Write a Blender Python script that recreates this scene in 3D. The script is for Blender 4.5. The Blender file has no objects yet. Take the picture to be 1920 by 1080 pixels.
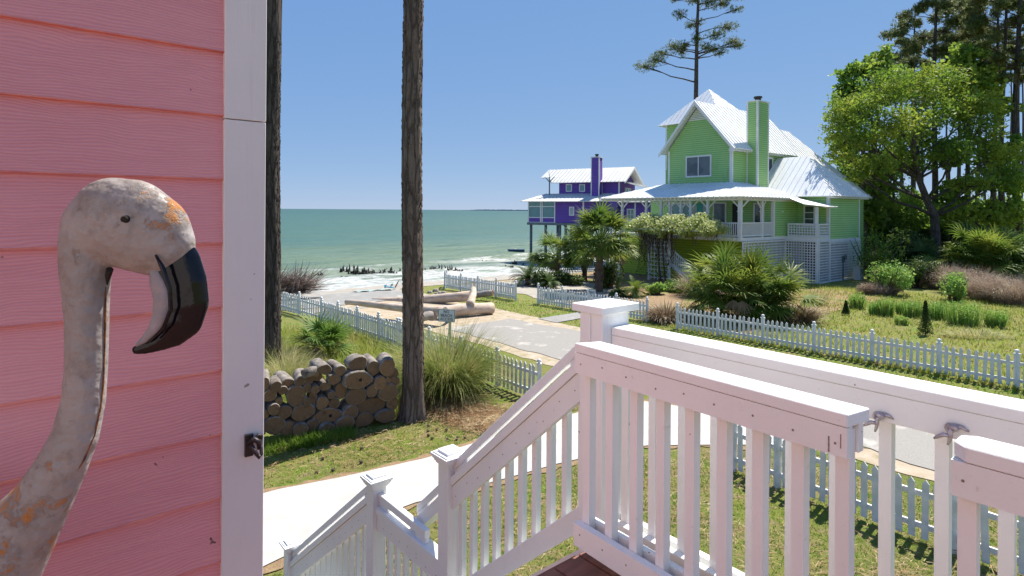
SKY_STRENGTH = .13; SUN_STRENGTH = 4.6; EXPOSURE = .95; SKYC = (.80, 1.24, 2.40)
import bpy, math, random
import numpy as np
from mathutils import Vector, Matrix
random.seed(7); RNG = np.random.default_rng(7)
SC = bpy.context.scene
COL = SC.collection
R = math.radians
H = 4.5; F = 1100.0; ROLL = 0.0066

# ---------------------------------------------------------------- placing
def W(px, py, Y):
    dx = px - 960; dy = py - 394
    return Vector(((dx + ROLL*dy)/F*Y, Y, H - (dy - ROLL*dx)/F*Y))
def G(px, py, z=0.0):
    dx = px - 960; dy = py - 394
    Y = (H - z)*F/(dy - ROLL*dx)
    return Vector(((dx + ROLL*dy)/F*Y, Y, z))
def P(n, s, z):            # the plan grid of the place: n across the road, s towards the sea, z relative to eye height
    return Vector((0.767*n - 0.641*s, 0.641*n + 0.767*s, H + z))
def PG(n, s, z=0.0):
    return Vector((0.767*n - 0.641*s, 0.641*n + 0.767*s, z))
NV = Vector((0.767, 0.641, 0)); SV = Vector((-0.641, 0.767, 0)); UP = Vector((0, 0, 1))
GRIDROT = math.atan2(0.641, 0.767)
def terrain(x, y):
    s = -0.641*x + 0.767*y
    t = min(1, max(0, (s - 26.5)/11.5))
    z = -0.85*t*t*(3 - 2*t)
    if s > 38: z -= (s - 38)*0.08
    return z

# ---------------------------------------------------------------- objects
def tag(o, label=None, cat=None, group=None, kind=None):
    if label: o['label'] = label
    if cat: o['category'] = cat
    if group: o['group'] = group
    if kind: o['kind'] = kind
    return o
def thing(name, label, cat, loc=(0, 0, 0), group=None, rz=0):
    o = bpy.data.objects.new(name, None); COL.objects.link(o)
    o.empty_display_size = 0.1
    o.location = loc; o.rotation_euler = (0, 0, rz)
    return tag(o, label, cat, group)
def woff(p):
    v = Vector((0, 0, 0))
    while p is not None:
        v += p.location; p = p.parent
    return v
def mkobj(name, me, parent=None, loc=None):
    o = bpy.data.objects.new(name, me); COL.objects.link(o)
    if parent is not None: o.parent = parent
    if loc is not None: o.location = loc
    return o
class MB:
    def __init__(s): s.v = []; s.f = []; s.m = []; s.sm = []
    def add(s, vs, fs, m=0, smooth=False):
        b = len(s.v); s.v += [tuple(v) for v in vs]
        for f in fs: s.f.append([b + i for i in f]); s.m.append(m); s.sm.append(smooth)
        return s
    def obox(s, o, a, b, c, m=0):     # corner o and three edge vectors
        o = Vector(o); a = Vector(a); b = Vector(b); c = Vector(c)
        if a.cross(b).dot(c) < 0: a, b = b, a
        v = [o, o+a, o+a+b, o+b, o+c, o+a+c, o+a+b+c, o+b+c]
        return s.add(v, [(3,2,1,0),(4,5,6,7),(0,1,5,4),(1,2,6,5),(2,3,7,6),(3,0,4,7)], m)
    def box(s, x0, x1, y0, y1, z0, z1, m=0):
        return s.obox((x0,y0,z0), (x1-x0,0,0), (0,y1-y0,0), (0,0,z1-z0), m)
    def nbox(s, n0, n1, s0, s1, z0, z1, m=0):   # box on the plan grid
        return s.obox(P(n0, s0, z0), NV*(n1-n0), SV*(s1-s0), UP*(z1-z0), m)
    def tube(s, pts, rad, seg=8, m=0, cap=True, smooth=True, flat=None):
        pts = [Vector(p) for p in pts]; n = len(pts)
        if not hasattr(rad, '__len__'): rad = [rad]*n
        vs = []; prev = None
        for i, p in enumerate(pts):
            t = (pts[min(i+1, n-1)] - pts[max(i-1, 0)])
            t = t.normalized() if t.length > 1e-9 else Vector((0,0,1))
            if prev is None:
                a = Vector((0,0,1)) if abs(t.z) < .9 else Vector((1,0,0))
                x = t.cross(a).normalized()
            else:
                x = (prev - t*prev.dot(t)); x = x.normalized() if x.length > 1e-6 else t.orthogonal().normalized()
            prev = x; y = t.cross(x)
            for k in range(seg):
                an = 2*math.pi*k/seg
                vs.append(p + (x*math.cos(an) + y*math.sin(an))*rad[i])
        fs = []
        for i in range(n-1):
            for k in range(seg):
                k2 = (k+1) % seg
                fs.append((i*seg+k, i*seg+k2, (i+1)*seg+k2, (i+1)*seg+k))
        s.add(vs, fs, m, smooth)
        if cap:
            b = len(s.v) - len(vs)
            s.f.append([b+k for k in range(seg)][::-1]); s.m.append(m); s.sm.append(False)
            s.f.append([b+(n-1)*seg+k for k in range(seg)]); s.m.append(m); s.sm.append(False)
        return s
    def poly(s, pts, m=0): return s.add(pts, [tuple(range(len(pts)))], m)
    def slab(s, pts, d, m=0):       # polygon extruded by vector d
        pts = [Vector(p) for p in pts]; d = Vector(d); n = len(pts)
        nrm = (pts[1]-pts[0]).cross(pts[2]-pts[1])
        if nrm.dot(d) > 0: pts = pts[::-1]
        v = pts + [p + d for p in pts]
        fs = [tuple(range(n)), tuple(range(2*n-1, n-1, -1))] + [(i, n+i, n+(i+1)%n, (i+1)%n) for i in range(n)]
        return s.add(v, fs, m)
    def lathe(s, c, prof, seg=12, m=0):
        c = Vector(c); vs = []
        for r, z in prof:
            for k in range(seg):
                a = 2*math.pi*k/seg; vs.append(c + Vector((r*math.cos(a), r*math.sin(a), z)))
        n = len(prof)
        fs = [(i*seg+k, i*seg+(k+1)%seg, (i+1)*seg+(k+1)%seg, (i+1)*seg+k) for i in range(n-1) for k in range(seg)]
        fs += [tuple(range(seg))[::-1], tuple((n-1)*seg+k for k in range(seg))]
        return s.add(vs, fs, m, False)
    def build(s, name, mats, parent=None, origin=None, bevel=0):
        off = woff(parent) + (Vector(origin) if origin is not None else Vector((0,0,0)))
        me = bpy.data.meshes.new(name)
        me.from_pydata([(v[0]-off.x, v[1]-off.y, v[2]-off.z) for v in s.v], [], s.f)
        if not isinstance(mats, (list, tuple)): mats = [mats]
        for m in mats: me.materials.append(m)
        me.polygons.foreach_set('material_index', s.m)
        me.polygons.foreach_set('use_smooth', s.sm)
        me.update()
        o = mkobj(name, me, parent, origin)
        if bevel:
            b = o.modifiers.new('bevel', 'BEVEL'); b.width = bevel; b.segments = 1; b.limit_method = 'ANGLE'
        return o
def npmesh(name, V, Fq, mat, parent=None, smooth=False, mats=None, midx=None):
    """V (N,3) float, Fq (M,k) int -> mesh object, world coordinates"""
    off = woff(parent)
    V = np.asarray(V, dtype=np.float64) - np.array([off.x, off.y, off.z])
    me = bpy.data.meshes.new(name); M, k = Fq.shape
    me.vertices.add(len(V)); me.vertices.foreach_set('co', V.astype(np.float32).ravel())
    me.loops.add(M*k); me.loops.foreach_set('vertex_index', Fq.astype(np.int32).ravel())
    me.polygons.add(M); me.polygons.foreach_set('loop_start', np.arange(0, M*k, k, dtype=np.int32))
    me.polygons.foreach_set('loop_total', np.full(M, k, dtype=np.int32))
    for m in (mats or [mat]): me.materials.append(m)
    if midx is not None: me.polygons.foreach_set('material_index', midx.astype(np.int32))
    if smooth: me.polygons.foreach_set('use_smooth', np.ones(M, dtype=bool))
    me.update(calc_edges=True); me.validate()
    return mkobj(name, me, parent)
def copy_tree(o, parent=None):
    c = o.copy(); COL.objects.link(c)
    if parent is not None: c.parent = parent
    for ch in list(o.children): copy_tree(ch, c)
    return c

# ---------------------------------------------------------------- materials
def rgb(h):
    return tuple(h) + (1,) if len(h) == 3 else h
class NT:
    def __init__(s, name):
        s.m = bpy.data.materials.new(name); s.m.use_nodes = True
        s.t = s.m.node_tree; s.t.nodes.clear()
        s.out = s.n('ShaderNodeOutputMaterial')
    def n(s, typ, **kw):
        x = s.t.nodes.new(typ)
        for k, v in kw.items():
            if k.startswith('i_'): x.inputs[k[2:].replace('_', ' ')].default_value = v
            else: setattr(x, k, v)
        return x
    def l(s, a, b): s.t.links.new(a, b)
    def pos(s, obj=False, scale=(1,1,1), rot=(0,0,0)):
        if obj: g = s.n('ShaderNodeTexCoord').outputs['Object']
        else: g = s.n('ShaderNodeNewGeometry').outputs['Position']
        mp = s.n('ShaderNodeMapping'); mp.vector_type = 'TEXTURE' if False else 'POINT'
        # rotate first, then scale
        if rot != (0,0,0):
            r = s.n('ShaderNodeMapping'); r.inputs['Rotation'].default_value = rot
            s.l(g, r.inputs['Vector']); g = r.outputs[0]
        mp.inputs['Scale'].default_value = scale
        s.l(g, mp.inputs['Vector'])
        return mp.outputs[0]
    def noise(s, vec, scale=5, detail=4, rough=.55, dist=0):
        x = s.n('ShaderNodeTexNoise'); x.inputs['Scale'].default_value = scale
        x.inputs['Detail'].default_value = detail; x.inputs['Roughness'].default_value = rough
        x.inputs['Distortion'].default_value = dist
        s.l(vec, x.inputs['Vector']); return x.outputs['Fac']
    def rng(s, v, lo, hi, a=0, b=1):
        x = s.n('ShaderNodeMapRange'); x.inputs[1].default_value = lo; x.inputs[2].default_value = hi
        x.inputs[3].default_value = a; x.inputs[4].default_value = b
        s.l(v, x.inputs[0]); return x.outputs[0]
    def math(s, op, a, b=0.5):
        x = s.n('ShaderNodeMath', operation=op)
        for i, v in enumerate((a, b)):
            if isinstance(v, (int, float)): x.inputs[i].default_value = v
            else: s.l(v, x.inputs[i])
        return x.outputs[0]
    def mix(s, fac, a, b):
        x = s.n('ShaderNodeMix'); x.data_type = 'RGBA'
        for i, v in ((0, fac), (6, a), (7, b)):
            if isinstance(v, (int, float)): x.inputs[i].default_value = v
            elif isinstance(v, tuple): x.inputs[i].default_value = rgb(v)
            else: s.l(v, x.inputs[i])
        return x.outputs[2]
    def bsdf(s, col, rough=.6, spec=.5, metal=0, height=None, bump=.3, dist=.01, normal=None):
        b = s.n('ShaderNodeBsdfPrincipled')
        if isinstance(col, tuple): b.inputs['Base Color'].default_value = rgb(col)
        else: s.l(col, b.inputs['Base Color'])
        if isinstance(rough, (int, float)): b.inputs['Roughness'].default_value = rough
        else: s.l(rough, b.inputs['Roughness'])
        b.inputs['Specular IOR Level'].default_value = spec; b.inputs['Metallic'].default_value = metal
        if height is not None:
            bp = s.n('ShaderNodeBump'); bp.inputs['Strength'].default_value = bump; bp.inputs['Distance'].default_value = dist
            s.l(height, bp.inputs['Height']); s.l(bp.outputs[0], b.inputs['Normal'])
        return b
    def done(s, b):
        s.l(b.outputs[0], s.out.inputs[0]); return s.m
def simple(name, c1, c2=None, scale=4, rough=.6, bump=0, bscale=30, stretch=(1,1,1), rot=(0,0,0), spec=.4, metal=0, lo=.35, hi=.65, layers=(), dist=.01, obj=False, detail=5):
    t = NT(name); v = t.pos(obj, stretch, rot)
    col = rgb(c1)
    if c2: col = t.mix(t.rng(t.noise(v, scale, detail), lo, hi), c1, c2)
    for (c, sc, a, b, st) in layers:
        vv = t.pos(obj, st, rot)
        col = t.mix(t.rng(t.noise(vv, sc, 5, .65), a, b), col, c)
    h = t.noise(v, bscale, 5, .6) if bump else None
    return t.done(t.bsdf(col, rough, spec, metal, h, bump, dist))
def leafmat(name, c1, c2, c3=None, transl=.35, scale=.8, rough=.55):
    t = NT(name); v = t.pos()
    g = t.n('ShaderNodeNewGeometry')
    col = t.mix(g.outputs['Random Per Island'], c1, c2)
    if c3: col = t.mix(t.rng(t.noise(v, scale, 3), .45, .68), col, c3)
    b = t.bsdf(col, rough, .3)
    tr = t.n('ShaderNodeBsdfTranslucent'); t.l(col, tr.inputs[0])
    mx = t.n('ShaderNodeMixShader'); mx.inputs[0].default_value = transl
    t.l(b.outputs[0], mx.inputs[1]); t.l(tr.outputs[0], mx.inputs[2])
    return t.done(mx)

GR = (0, 0, -GRIDROT)   # rotates world position into the plan grid
M = {}
def white_paint(name, col=(.83,.835,.825), grain=(3,3,40), vert=False, dirt=.0):
    t = NT(name)
    v = t.pos(False, (40,40,2.2) if vert else (2.2,40,40), GR)
    h1 = t.noise(v, 1.6, 4, .6)
    v2 = t.pos(); h2 = t.noise(v2, 45, 3)
    h = t.math('ADD', h1, t.math('MULTIPLY', h2, .4))
    c = t.mix(t.rng(t.noise(v2, 2.3, 5, .6), .35, .75), col, tuple(x*.93 for x in col))
    c = t.mix(t.rng(t.noise(v2, 27, 2, .5), .76, .78), c, (.28,.25,.22))
    c = t.mix(t.rng(t.noise(t.pos(False, (1.2,8,8), GR), 3.1, 5, .7), .66, .74, 0, .6), c, (.50,.47,.38))
    c = t.mix(t.rng(t.noise(t.pos(False, (30,30,1.1) if vert else (1.3,30,60), GR), 1.1, 5, .75), .60, .72, 0, .22), c, (.42,.38,.34))
    return t.done(t.bsdf(c, .5, .4, 0, h, .22, .006))
M['white'] = white_paint('white_paint')
M['white_v'] = white_paint('white_paint_vertical_grain', vert=True)
M['fence_white'] = simple('weathered_white_paint', (.74,.75,.76), (.60,.62,.62), 6, .6, .2, 40, layers=[((.40,.40,.34), 9, .68, .78, (1,1,.3))])
# pink siding with embossed wood grain
def pink():
    t = NT('pink_siding')
    p0 = t.pos(False, (1,1,1), GR); sx = t.n('ShaderNodeSeparateXYZ'); t.l(p0, sx.inputs[0])
    kk = t.math('FLOOR', t.math('DIVIDE', t.math('SUBTRACT', sx.outputs[2], 4.5802-.1787*30), .1787), 0)   # a different plank pattern on every board
    cx = t.n('ShaderNodeCombineXYZ'); t.l(t.math('ADD', sx.outputs[0], t.math('MULTIPLY', kk, 3.71)), cx.inputs[0]); t.l(t.math('MULTIPLY', kk, 1.37), cx.inputs[1]); t.l(sx.outputs[2], cx.inputs[2])
    def sc(s3):
        m_ = t.n('ShaderNodeMapping'); m_.inputs['Scale'].default_value = s3; t.l(cx.outputs[0], m_.inputs['Vector']); return m_.outputs[0]
    v = sc((.42,1,1)); vz = sc((1.1,1,16))
    w = t.n('ShaderNodeTexWave'); w.bands_direction = 'Z'; w.inputs['Scale'].default_value = 40
    w.inputs['Distortion'].default_value = 16; w.inputs['Detail'].default_value = 1.5; w.inputs['Detail Scale'].default_value = .35
    t.l(v, w.inputs['Vector'])
    n1 = t.noise(vz, 4.5, 6, .65, .6)
    h = t.math('ADD', t.math('MULTIPLY', w.outputs['Fac'], .55), n1)
    c = t.mix(t.rng(t.noise(t.pos(), 1.6, 4), .35, .7), (.67,.275,.305), (.58,.225,.255))
    c = t.mix(t.rng(h, .45, 1.1, 0, .55), c, (.78,.37,.38))
    c = t.mix(t.rng(t.noise(t.pos(), 21, 2), .755, .775), c, (.10,.05,.05))
    return t.done(t.bsdf(c, .5, .35, 0, h, .35, .004))
M['pink'] = pink()
M['pink_edge'] = simple('siding_edge_paint', (.86,.27,.18), (.66,.17,.14), 12, .5, .2, 60)
M['trim'] = white_paint('trim_paint', (.70,.66,.65), vert=True)
M['deck'] = simple('deck_stain', (.24,.10,.065), (.17,.07,.045), 3, .65, .5, 20, (1.5,12,12), GR, layers=[((.24,.12,.08), 5, .6, .75, (1,6,6))])
M['gap'] = simple('dark_gap', (.02,.015,.012), rough=.9)
M['latch'] = simple('black_iron', (.035,.03,.035), (.06,.045,.045), 20, .35, .4, 60, metal=.6)
M['hook'] = simple('galvanised_hook', (.62,.58,.62), (.30,.26,.29), 25, .4, .5, 70, metal=.8)
# ---------------------------------------------------------------- camera, sky, sun
cd = bpy.data.cameras.new('camera'); cam = bpy.data.objects.new('camera', cd); COL.objects.link(cam)
cd.sensor_width = 36; cd.lens = F/1920*36; cd.shift_y = -(540-394)/1920; cd.clip_start = .05; cd.clip_end = 30000
cam.matrix_world = Matrix.Translation((0,0,H)) @ Matrix.Rotation(R(90), 4, 'X') @ Matrix.Rotation(ROLL, 4, 'Z')
SC.camera = cam
SUN_EL = 57; AZ = 45      # degrees from +Y towards +X
wd = bpy.data.worlds.new('World'); SC.world = wd; wd.use_nodes = True
nt = wd.node_tree; bg = nt.nodes['Background']
sk = nt.nodes.new('ShaderNodeTexSky'); sk.sky_type = 'NISHITA'; sk.sun_disc = False
sk.sun_elevation = R(SUN_EL); sk.sun_rotation = R(AZ); sk.altitude = 0
sk.air_density, sk.dust_density, sk.ozone_density = .5, 0, 4
sp_ = nt.nodes.new('ShaderNodeSeparateColor'); cb_ = nt.nodes.new('ShaderNodeCombineColor'); nt.links.new(sk.outputs[0], sp_.inputs[0])
for i_, (pw_, k_) in enumerate(((.47, SKYC[0]), (.31, SKYC[1]), (.12, SKYC[2]))):   # flatter, bluer sky than the raw model
    a_ = nt.nodes.new('ShaderNodeMath'); a_.operation = 'POWER'; a_.inputs[1].default_value = pw_; nt.links.new(sp_.outputs[i_], a_.inputs[0])
    b_ = nt.nodes.new('ShaderNodeMath'); b_.operation = 'MULTIPLY'; b_.inputs[1].default_value = k_; nt.links.new(a_.outputs[0], b_.inputs[0]); nt.links.new(b_.outputs[0], cb_.inputs[i_])
nt.links.new(cb_.outputs[0], bg.inputs[0])
bg.inputs[1].default_value = SKY_STRENGTH
sl = bpy.data.lights.new('sun', 'SUN'); sl.energy = SUN_STRENGTH; sl.angle = R(.5); sl.color = (1,.94,.84)
so = bpy.data.objects.new('sun', sl); COL.objects.link(so)
d = Vector((math.sin(R(AZ))*math.cos(R(SUN_EL)), math.cos(R(AZ))*math.cos(R(SUN_EL)), math.sin(R(SUN_EL))))
so.rotation_euler = d.to_track_quat('Z', 'Y').to_euler(); so.location = (20, 20, 40)
SC.view_settings.view_transform = 'Standard'; SC.view_settings.look = 'None'; SC.view_settings.exposure = EXPOSURE; SC.view_settings.gamma = 1
SC.cycles.max_bounces = 8; SC.cycles.transparent_max_bounces = 8
SC.cycles.use_denoising = True

# ---------------------------------------------------------------- ground, sea, road
def grassmat():
    t = NT('lawn'); v = t.pos()
    c = t.mix(t.rng(t.noise(v, 1.3, 5, .6), .35, .66), (.13,.225,.022), (.25,.22,.075))
    c = t.mix(t.rng(t.noise(v, .35, 4, .6), .48, .66), c, (.20,.24,.035))
    c = t.mix(t.rng(t.noise(v, 3.1, 6, .75), .50, .64), c, (.30,.23,.12))
    c = t.mix(t.rng(t.noise(v, 4.2, 5, .75, 1), .56, .70), c, (.08,.125,.015))
    c = t.mix(t.rng(t.noise(v, 60, 3, .7), .52, .72), c, (.30,.25,.13))
    h = t.math('ADD', t.noise(v, 60, 4, .7), t.noise(v, 14, 4, .7))
    return t.done(t.bsdf(c, .9, .15, 0, h, .9, .05))
M['lawn'] = grassmat()
M['sand'] = simple('beach_sand', (.38,.345,.295), (.29,.265,.225), 1.2, .9, .5, 25, layers=[((.22,.19,.16), 6, .62, .75, (1,1,1))], dist=.05)
M['shoulder'] = simple('sandy_shoulder', (.44,.36,.28), (.32,.26,.17), 2.4, .9, .5, 30, layers=[((.20,.20,.07), 3.2, .56, .68, (1,1,1)), ((.2,.16,.12), 14, .64, .72, (1,1,1))], dist=.03)
M['asphalt'] = simple('grey_asphalt', (.31,.29,.265), (.22,.21,.19), 45, .85, .5, 120, layers=[((.42,.39,.35), 1.1, .56, .66, (1,1,1)), ((.16,.165,.17), 70, .60, .70, (1,1,1))], dist=.01)
M['packed'] = simple('packed_grey_sand', (.28,.275,.26), (.22,.215,.205), 2, .85, .3, 30, layers=[((.45,.42,.38), .8, .58, .7, (1,1,1))], dist=.02)
M['concrete'] = simple('pale_concrete', (.47,.46,.435), (.39,.38,.355), 3, .85, .4, 80, layers=[((.40,.39,.36), 7, .66, .8, (1,1,1)), ((.2,.15,.1), 17, .735, .75, (1,1,1))], dist=.006)
M['straw_ground'] = simple('pine_straw_soil', (.24,.15,.085), (.31,.22,.12), 12, .95, .8, 50, layers=[((.12,.13,.03), 3, .55, .68, (1,1,1))], dist=.03)
ns = sorted(set([-400,-250,-150,-100] + [x for x in np.arange(-60, 100, 2.0)] + [120,160,220,300,450,700]))
ss = sorted(set([-300,-150,-80] + [x for x in np.arange(-40, 60, 1.5)] + [70, 90]))
V = []
for n in ns:
    for s in ss:
        p = PG(n, s); z = terrain(p.x, p.y)
        z += .03*math.sin(n*.9+s*.4)*math.sin(s*.7) if (s < 36 and (n > 22 or n < 8) and not (s < 12 and -4 < n < 8)) else 0
        if n > 60: z += min(6, (n-60)*.03)
        V.append((p.x, p.y, z))
ln = len(ss); Fq = [(i*ln+j, (i+1)*ln+j, (i+1)*ln+j+1, i*ln+j+1) for i in range(len(ns)-1) for j in range(ln-1)]
g = npmesh('ground', np.array(V), np.array(Fq), M['lawn'], smooth=True); tag(g, 'grassy ground between the houses', 'ground', kind='structure')

def sheet(name, left, right, mat, z, label, jag=.0, step=.35, seed=1):
    """strip between two plan polylines (world xy), ragged edges"""
    rr = random.Random(seed)
    def resample(pl, n):
        L = [0]
        for a, b in zip(pl, pl[1:]): L.append(L[-1] + (b-a).length)
        out = []
        for i in range(n+1):
            t = L[-1]*i/n
            for k in range(len(pl)-1):
                if t <= L[k+1] + 1e-6:
                    out.append(pl[k].lerp(pl[k+1], (t-L[k])/max(1e-6, L[k+1]-L[k]))); break
        return out
    left = [Vector((p[0], p[1], 0)) for p in left]; right = [Vector((p[0], p[1], 0)) for p in right]
    n = max(2, int(sum((b-a).length for a, b in zip(left, left[1:]))/step))
    A = resample(left, n); B = resample(right, n); m = 8; V = []
    ja = jb = 0
    for i, (a, b) in enumerate(zip(A, B)):
        ja = ja*.7 + rr.uniform(-1,1)*jag; jb = jb*.7 + rr.uniform(-1,1)*jag
        dd = (b-a).normalized(); a2 = a - dd*ja; b2 = b + dd*jb
        for k in range(m+1):
            p = a2.lerp(b2, k/m)
            V.append((p.x, p.y, terrain(p.x, p.y) + z))
    Fq = [(i*(m+1)+k, i*(m+1)+k+1, (i+1)*(m+1)+k+1, (i+1)*(m+1)+k) for i in range(n) for k in range(m)]
    V = np.array(V); Fq = np.array(Fq)
    a, b, c = V[Fq[0,0]], V[Fq[0,1]], V[Fq[0,2]]
    if np.cross(b-a, c-a)[2] < 0: Fq = Fq[:, ::-1]
    o = npmesh(name, V, Fq, mat, smooth=True)
    return tag(o, label, name.split('_')[0], kind='structure')
pl = lambda *a: [PG(n, s) for n, s in a]
sheet('road_shoulder', pl((11.6,-30),(11.8,8),(11.6,20),(9.8,27)), pl((16.3,-30),(16.4,8),(16.6,20),(16.2,27)), M['shoulder'], .012, 'pale sandy verge of the gravel road', .10, seed=3)
sheet('road', pl((12.3,-30),(12.4,8),(12.4,18.6)), pl((15.7,-30),(15.8,8),(15.7,18.6)), M['asphalt'], .026, 'grey gravel road running past the picket fences to the beach', .10, seed=4)
# beach: laid as a strip along the shore
sheet('beach', pl((-60,29.5),(8,28.2),(9.6,25.0),(16.2,25.0),(17.5,31.5),(19,32.5),(25,31.5),(60,34)), pl((-60,54),(60,54)), M['sand'], .02, 'pale sandy beach with washed up debris', .25, step=.8, seed=5)
sheet('beach_access', pl((9.9,26.0),(9.3,31),(8.5,35.5)), pl((16.0,26.0),(16.4,31),(17.2,35.5)), M['packed'], .034, 'packed grey sand where the road meets the beach', .3, seed=6)
# pale concrete path
far_e = [G(300,1010), G(490,927), G(639,897), G(798,861), G(930,820), G(1060,782), G(1176,750), PG(12.4,6.3)]
near_e = [G(330,1160), G(500,1062), G(640,1000), G(764,950), G(931,904), G(1061,868), G(1205,837), PG(12.4,4.4)]
sheet('path', far_e, near_e, M['concrete'], .03, 'white concrete path curving across the lawn to the road', .01, seed=8)
sheet('path_edge', [p + (p-q).normalized()*.16 for p, q in zip(far_e, near_e)], [q + (q-p).normalized()*.16 for p, q in zip(far_e, near_e)], M['straw_ground'], .016, 'brown pine straw along the edges of the path', .07, step=.12, seed=9)
sheet('garden_path', pl((16.4,17.9),(19.5,17.9),(22.5,17.4)), pl((16.4,16.8),(19.5,16.9),(22.5,16.4)), M['packed'], .03, 'short grey path through the gap in the far picket fence', .02, seed=10)
sheet('house_yard', pl((20.5,11.0),(20.8,16),(21,24),(21,31)), pl((36,11),(36,16),(36,24),(36,31)), M['straw_ground'], .012, 'shaded bare soil round the green house', .4, seed=11)
sheet('yard_sand', pl((20.3,20.5),(19.8,24),(20,29.5)), pl((24.6,19.5),(27,24),(28,30)), M['sand'], .022, 'bare sandy soil under the palms', .4, seed=12)

def seamat():
    t = NT('sea_water'); v = t.pos(False, (1,1,1), GR)     # x = n, y = s
    sx = t.n('ShaderNodeSeparateXYZ'); t.l(v, sx.inputs[0])
    big = t.noise(t.pos(False, (.25,1,1), GR), .06, 4)
    s2 = t.math('ADD', sx.outputs[1], t.rng(big, 0, 1, -6, 6))
    c = t.mix(t.rng(s2, 42, 95), (.12,.17,.105), (.052,.12,.095))
    c = t.mix(t.rng(s2, 90, 700), c, (.036,.098,.09))
    st = t.noise(t.pos(False, (.12,1,1), GR), .18, 6, .65)
    c = t.mix(t.rng(st, .52, .66, 0, .85), c, (.075,.12,.06))
    c = t.mix(t.rng(t.noise(t.pos(False, (.2,1,1), GR), .55, 6, .7), .52, .68, 0, .8), c, (.018,.066,.058))
    # foam: wash at the edge and a breaking line
    fn = t.noise(t.pos(False, (.35,1,1), GR), .7, 8, .72)
    fd = t.math('ADD', sx.outputs[1], t.rng(t.noise(t.pos(False, (.2,.6,1), GR), .25, 4), 0, 1, -5, 5))
    wash = t.math('MULTIPLY', t.rng(fd, 47.5, 41.0), t.rng(fn, .38, .50))
    br = t.math('MULTIPLY', t.math('MULTIPLY', t.rng(fd, 46.8, 48.4), t.rng(fd, 50.8, 49.4)), t.rng(fn, .42, .55))
    cap = t.math('MULTIPLY', t.rng(t.noise(t.pos(False, (.3,1.6,1), GR), .42, 7, .75), .70, .735), .8)
    foam = t.math('MAXIMUM', t.math('MAXIMUM', wash, br), cap)
    fv = t.rng(t.noise(t.pos(False, (.5,1,1), GR), 2.6, 6, .75), .38, .62, 0, 1)
    c = t.mix(foam, c, t.mix(fv, (.27,.28,.26), (.62,.63,.61)))
    c = t.mix(t.rng(t.noise(t.pos(False, (.22,1,1), GR), 1.3, 7, .75), .54, .66, 0, .55), c, (.12,.18,.13))
    h = t.math('ADD', t.noise(t.pos(False, (.35,1,1), GR), .55, 8, .72), t.math('MULTIPLY', t.noise(t.pos(False, (.15,1,1), GR), .12, 4), 2.5))
    b = t.bsdf(c, .45, .25, 0, h, .8, .55)
    return t.done(b)
M['sea'] = seamat()
sv = []; sn = [-20000,-6000,-1500,-400] + list(np.arange(-120, 200, 4.0)) + [400, 1500, 6000, 20000]
st_ = list(np.arange(34.8, 75, .6)) + list(np.arange(75, 140, 3)) + [180, 260, 400, 700, 1500, 4000, 10000, 22000]
for n in sn:
    for s in st_:
        z = -.8
        if s < 75:
            k = min(1, max(0, (s-38)/6))
            z += .13*k*math.sin((s + 1.2*math.sin(n*.11))*1.05) + .05*math.sin(s*2.3+n*.3)*k
            q = (s + 1.0*math.sin(n*.09+1) - 48.8)
            z += .34*math.exp(-q*q*2.0)*(.6+.4*math.sin(n*.16+.6))
        p = PG(n, s, z); sv.append(tuple(p))
l2 = len(st_); Fq = [(i*l2+j, (i+1)*l2+j, (i+1)*l2+j+1, i*l2+j+1) for i in range(len(sn)-1) for j in range(l2-1)]
sea = npmesh('sea', np.array(sv), np.array(Fq), M['sea'], smooth=True); tag(sea, 'choppy green sea to the horizon', 'sea', kind='structure')
# low land on the horizon
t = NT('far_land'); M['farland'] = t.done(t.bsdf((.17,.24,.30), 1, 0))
b = MB(); rr = random.Random(3); pts = []
for i in range(60):
    x = -560 + i*15.5
    hh = 9*min(1, i/14)*min(1, (59-i)/6 + .4)*(rr.uniform(.7, 1.25))
    pts.append((x, hh))
for (x0, h0), (x1, h1) in zip(pts, pts[1:]):
    b.slab([(x0,6500,-1),(x1,6500,-1),(x1,6500,h1),(x0,6500,h0)], (0,300,0))
tag(b.build('coastline', M['farland']), 'thin line of low land on the sea horizon', 'land', kind='structure')
# ---------------------------------------------------------------- the pink house and its deck
house = thing('pink_house', 'pink house wall with lapped siding and a white corner board beside the flamingo', 'house', P(0, 1.9, -H))
SW = 1.80
k0 = -26; b = MB(); e = MB(); tl = .014
for k in range(-25, 20):
    z0 = .0802 + .1787*k; z1 = z0 + .1787
    # sea side wall (faces -s), boards lean out at the bottom
    for (na, nb) in ((-6.0, .434),):
        a0 = P(na, SW-.016, z0); a1 = P(nb, SW-.016, z0); b0 = P(na, SW-.003, z1+.02); b1 = P(nb, SW-.003, z1+.02)
        b.add([a0, a1, b1, b0], [(0,1,2,3)])
        e.add([a0 + UP*.004, a1 + UP*.004, P(nb, SW-.0185, z0), P(na, SW-.0185, z0), P(nb, SW+.01, z0-.001), P(na, SW+.01, z0-.001)], [(3,2,1,0),(5,4,2,3)])
b.nbox(-6, .50, SW+.004, 2.6, -4.5, 3.6)
for k in range(5, 20):      # unseen wing behind the viewer, added to bounce light; white facing over pink boards
    z0 = .0802 + .1787*k; z1 = z0 + .1787
    b.add([P(-4.184, -5, z0), P(-4.184, SW, z0), P(-4.197, SW, z1+.02), P(-4.197, -5, z1+.02)], [(0,1,2,3)])
b.nbox(-8, -4.2, -5, SW, -4.5, 3.6)
wall = b.build('wall', M['pink'], house)
q = MB(); q.nbox(-4.199, -4.15, -5, SW-.03, -4.5, 3.59); q.build('bounce_wall', M['trim'], house)  # white wall added out of view to bounce light onto the rails
e.build('siding_edge', M['pink_edge'], wall)
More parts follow.
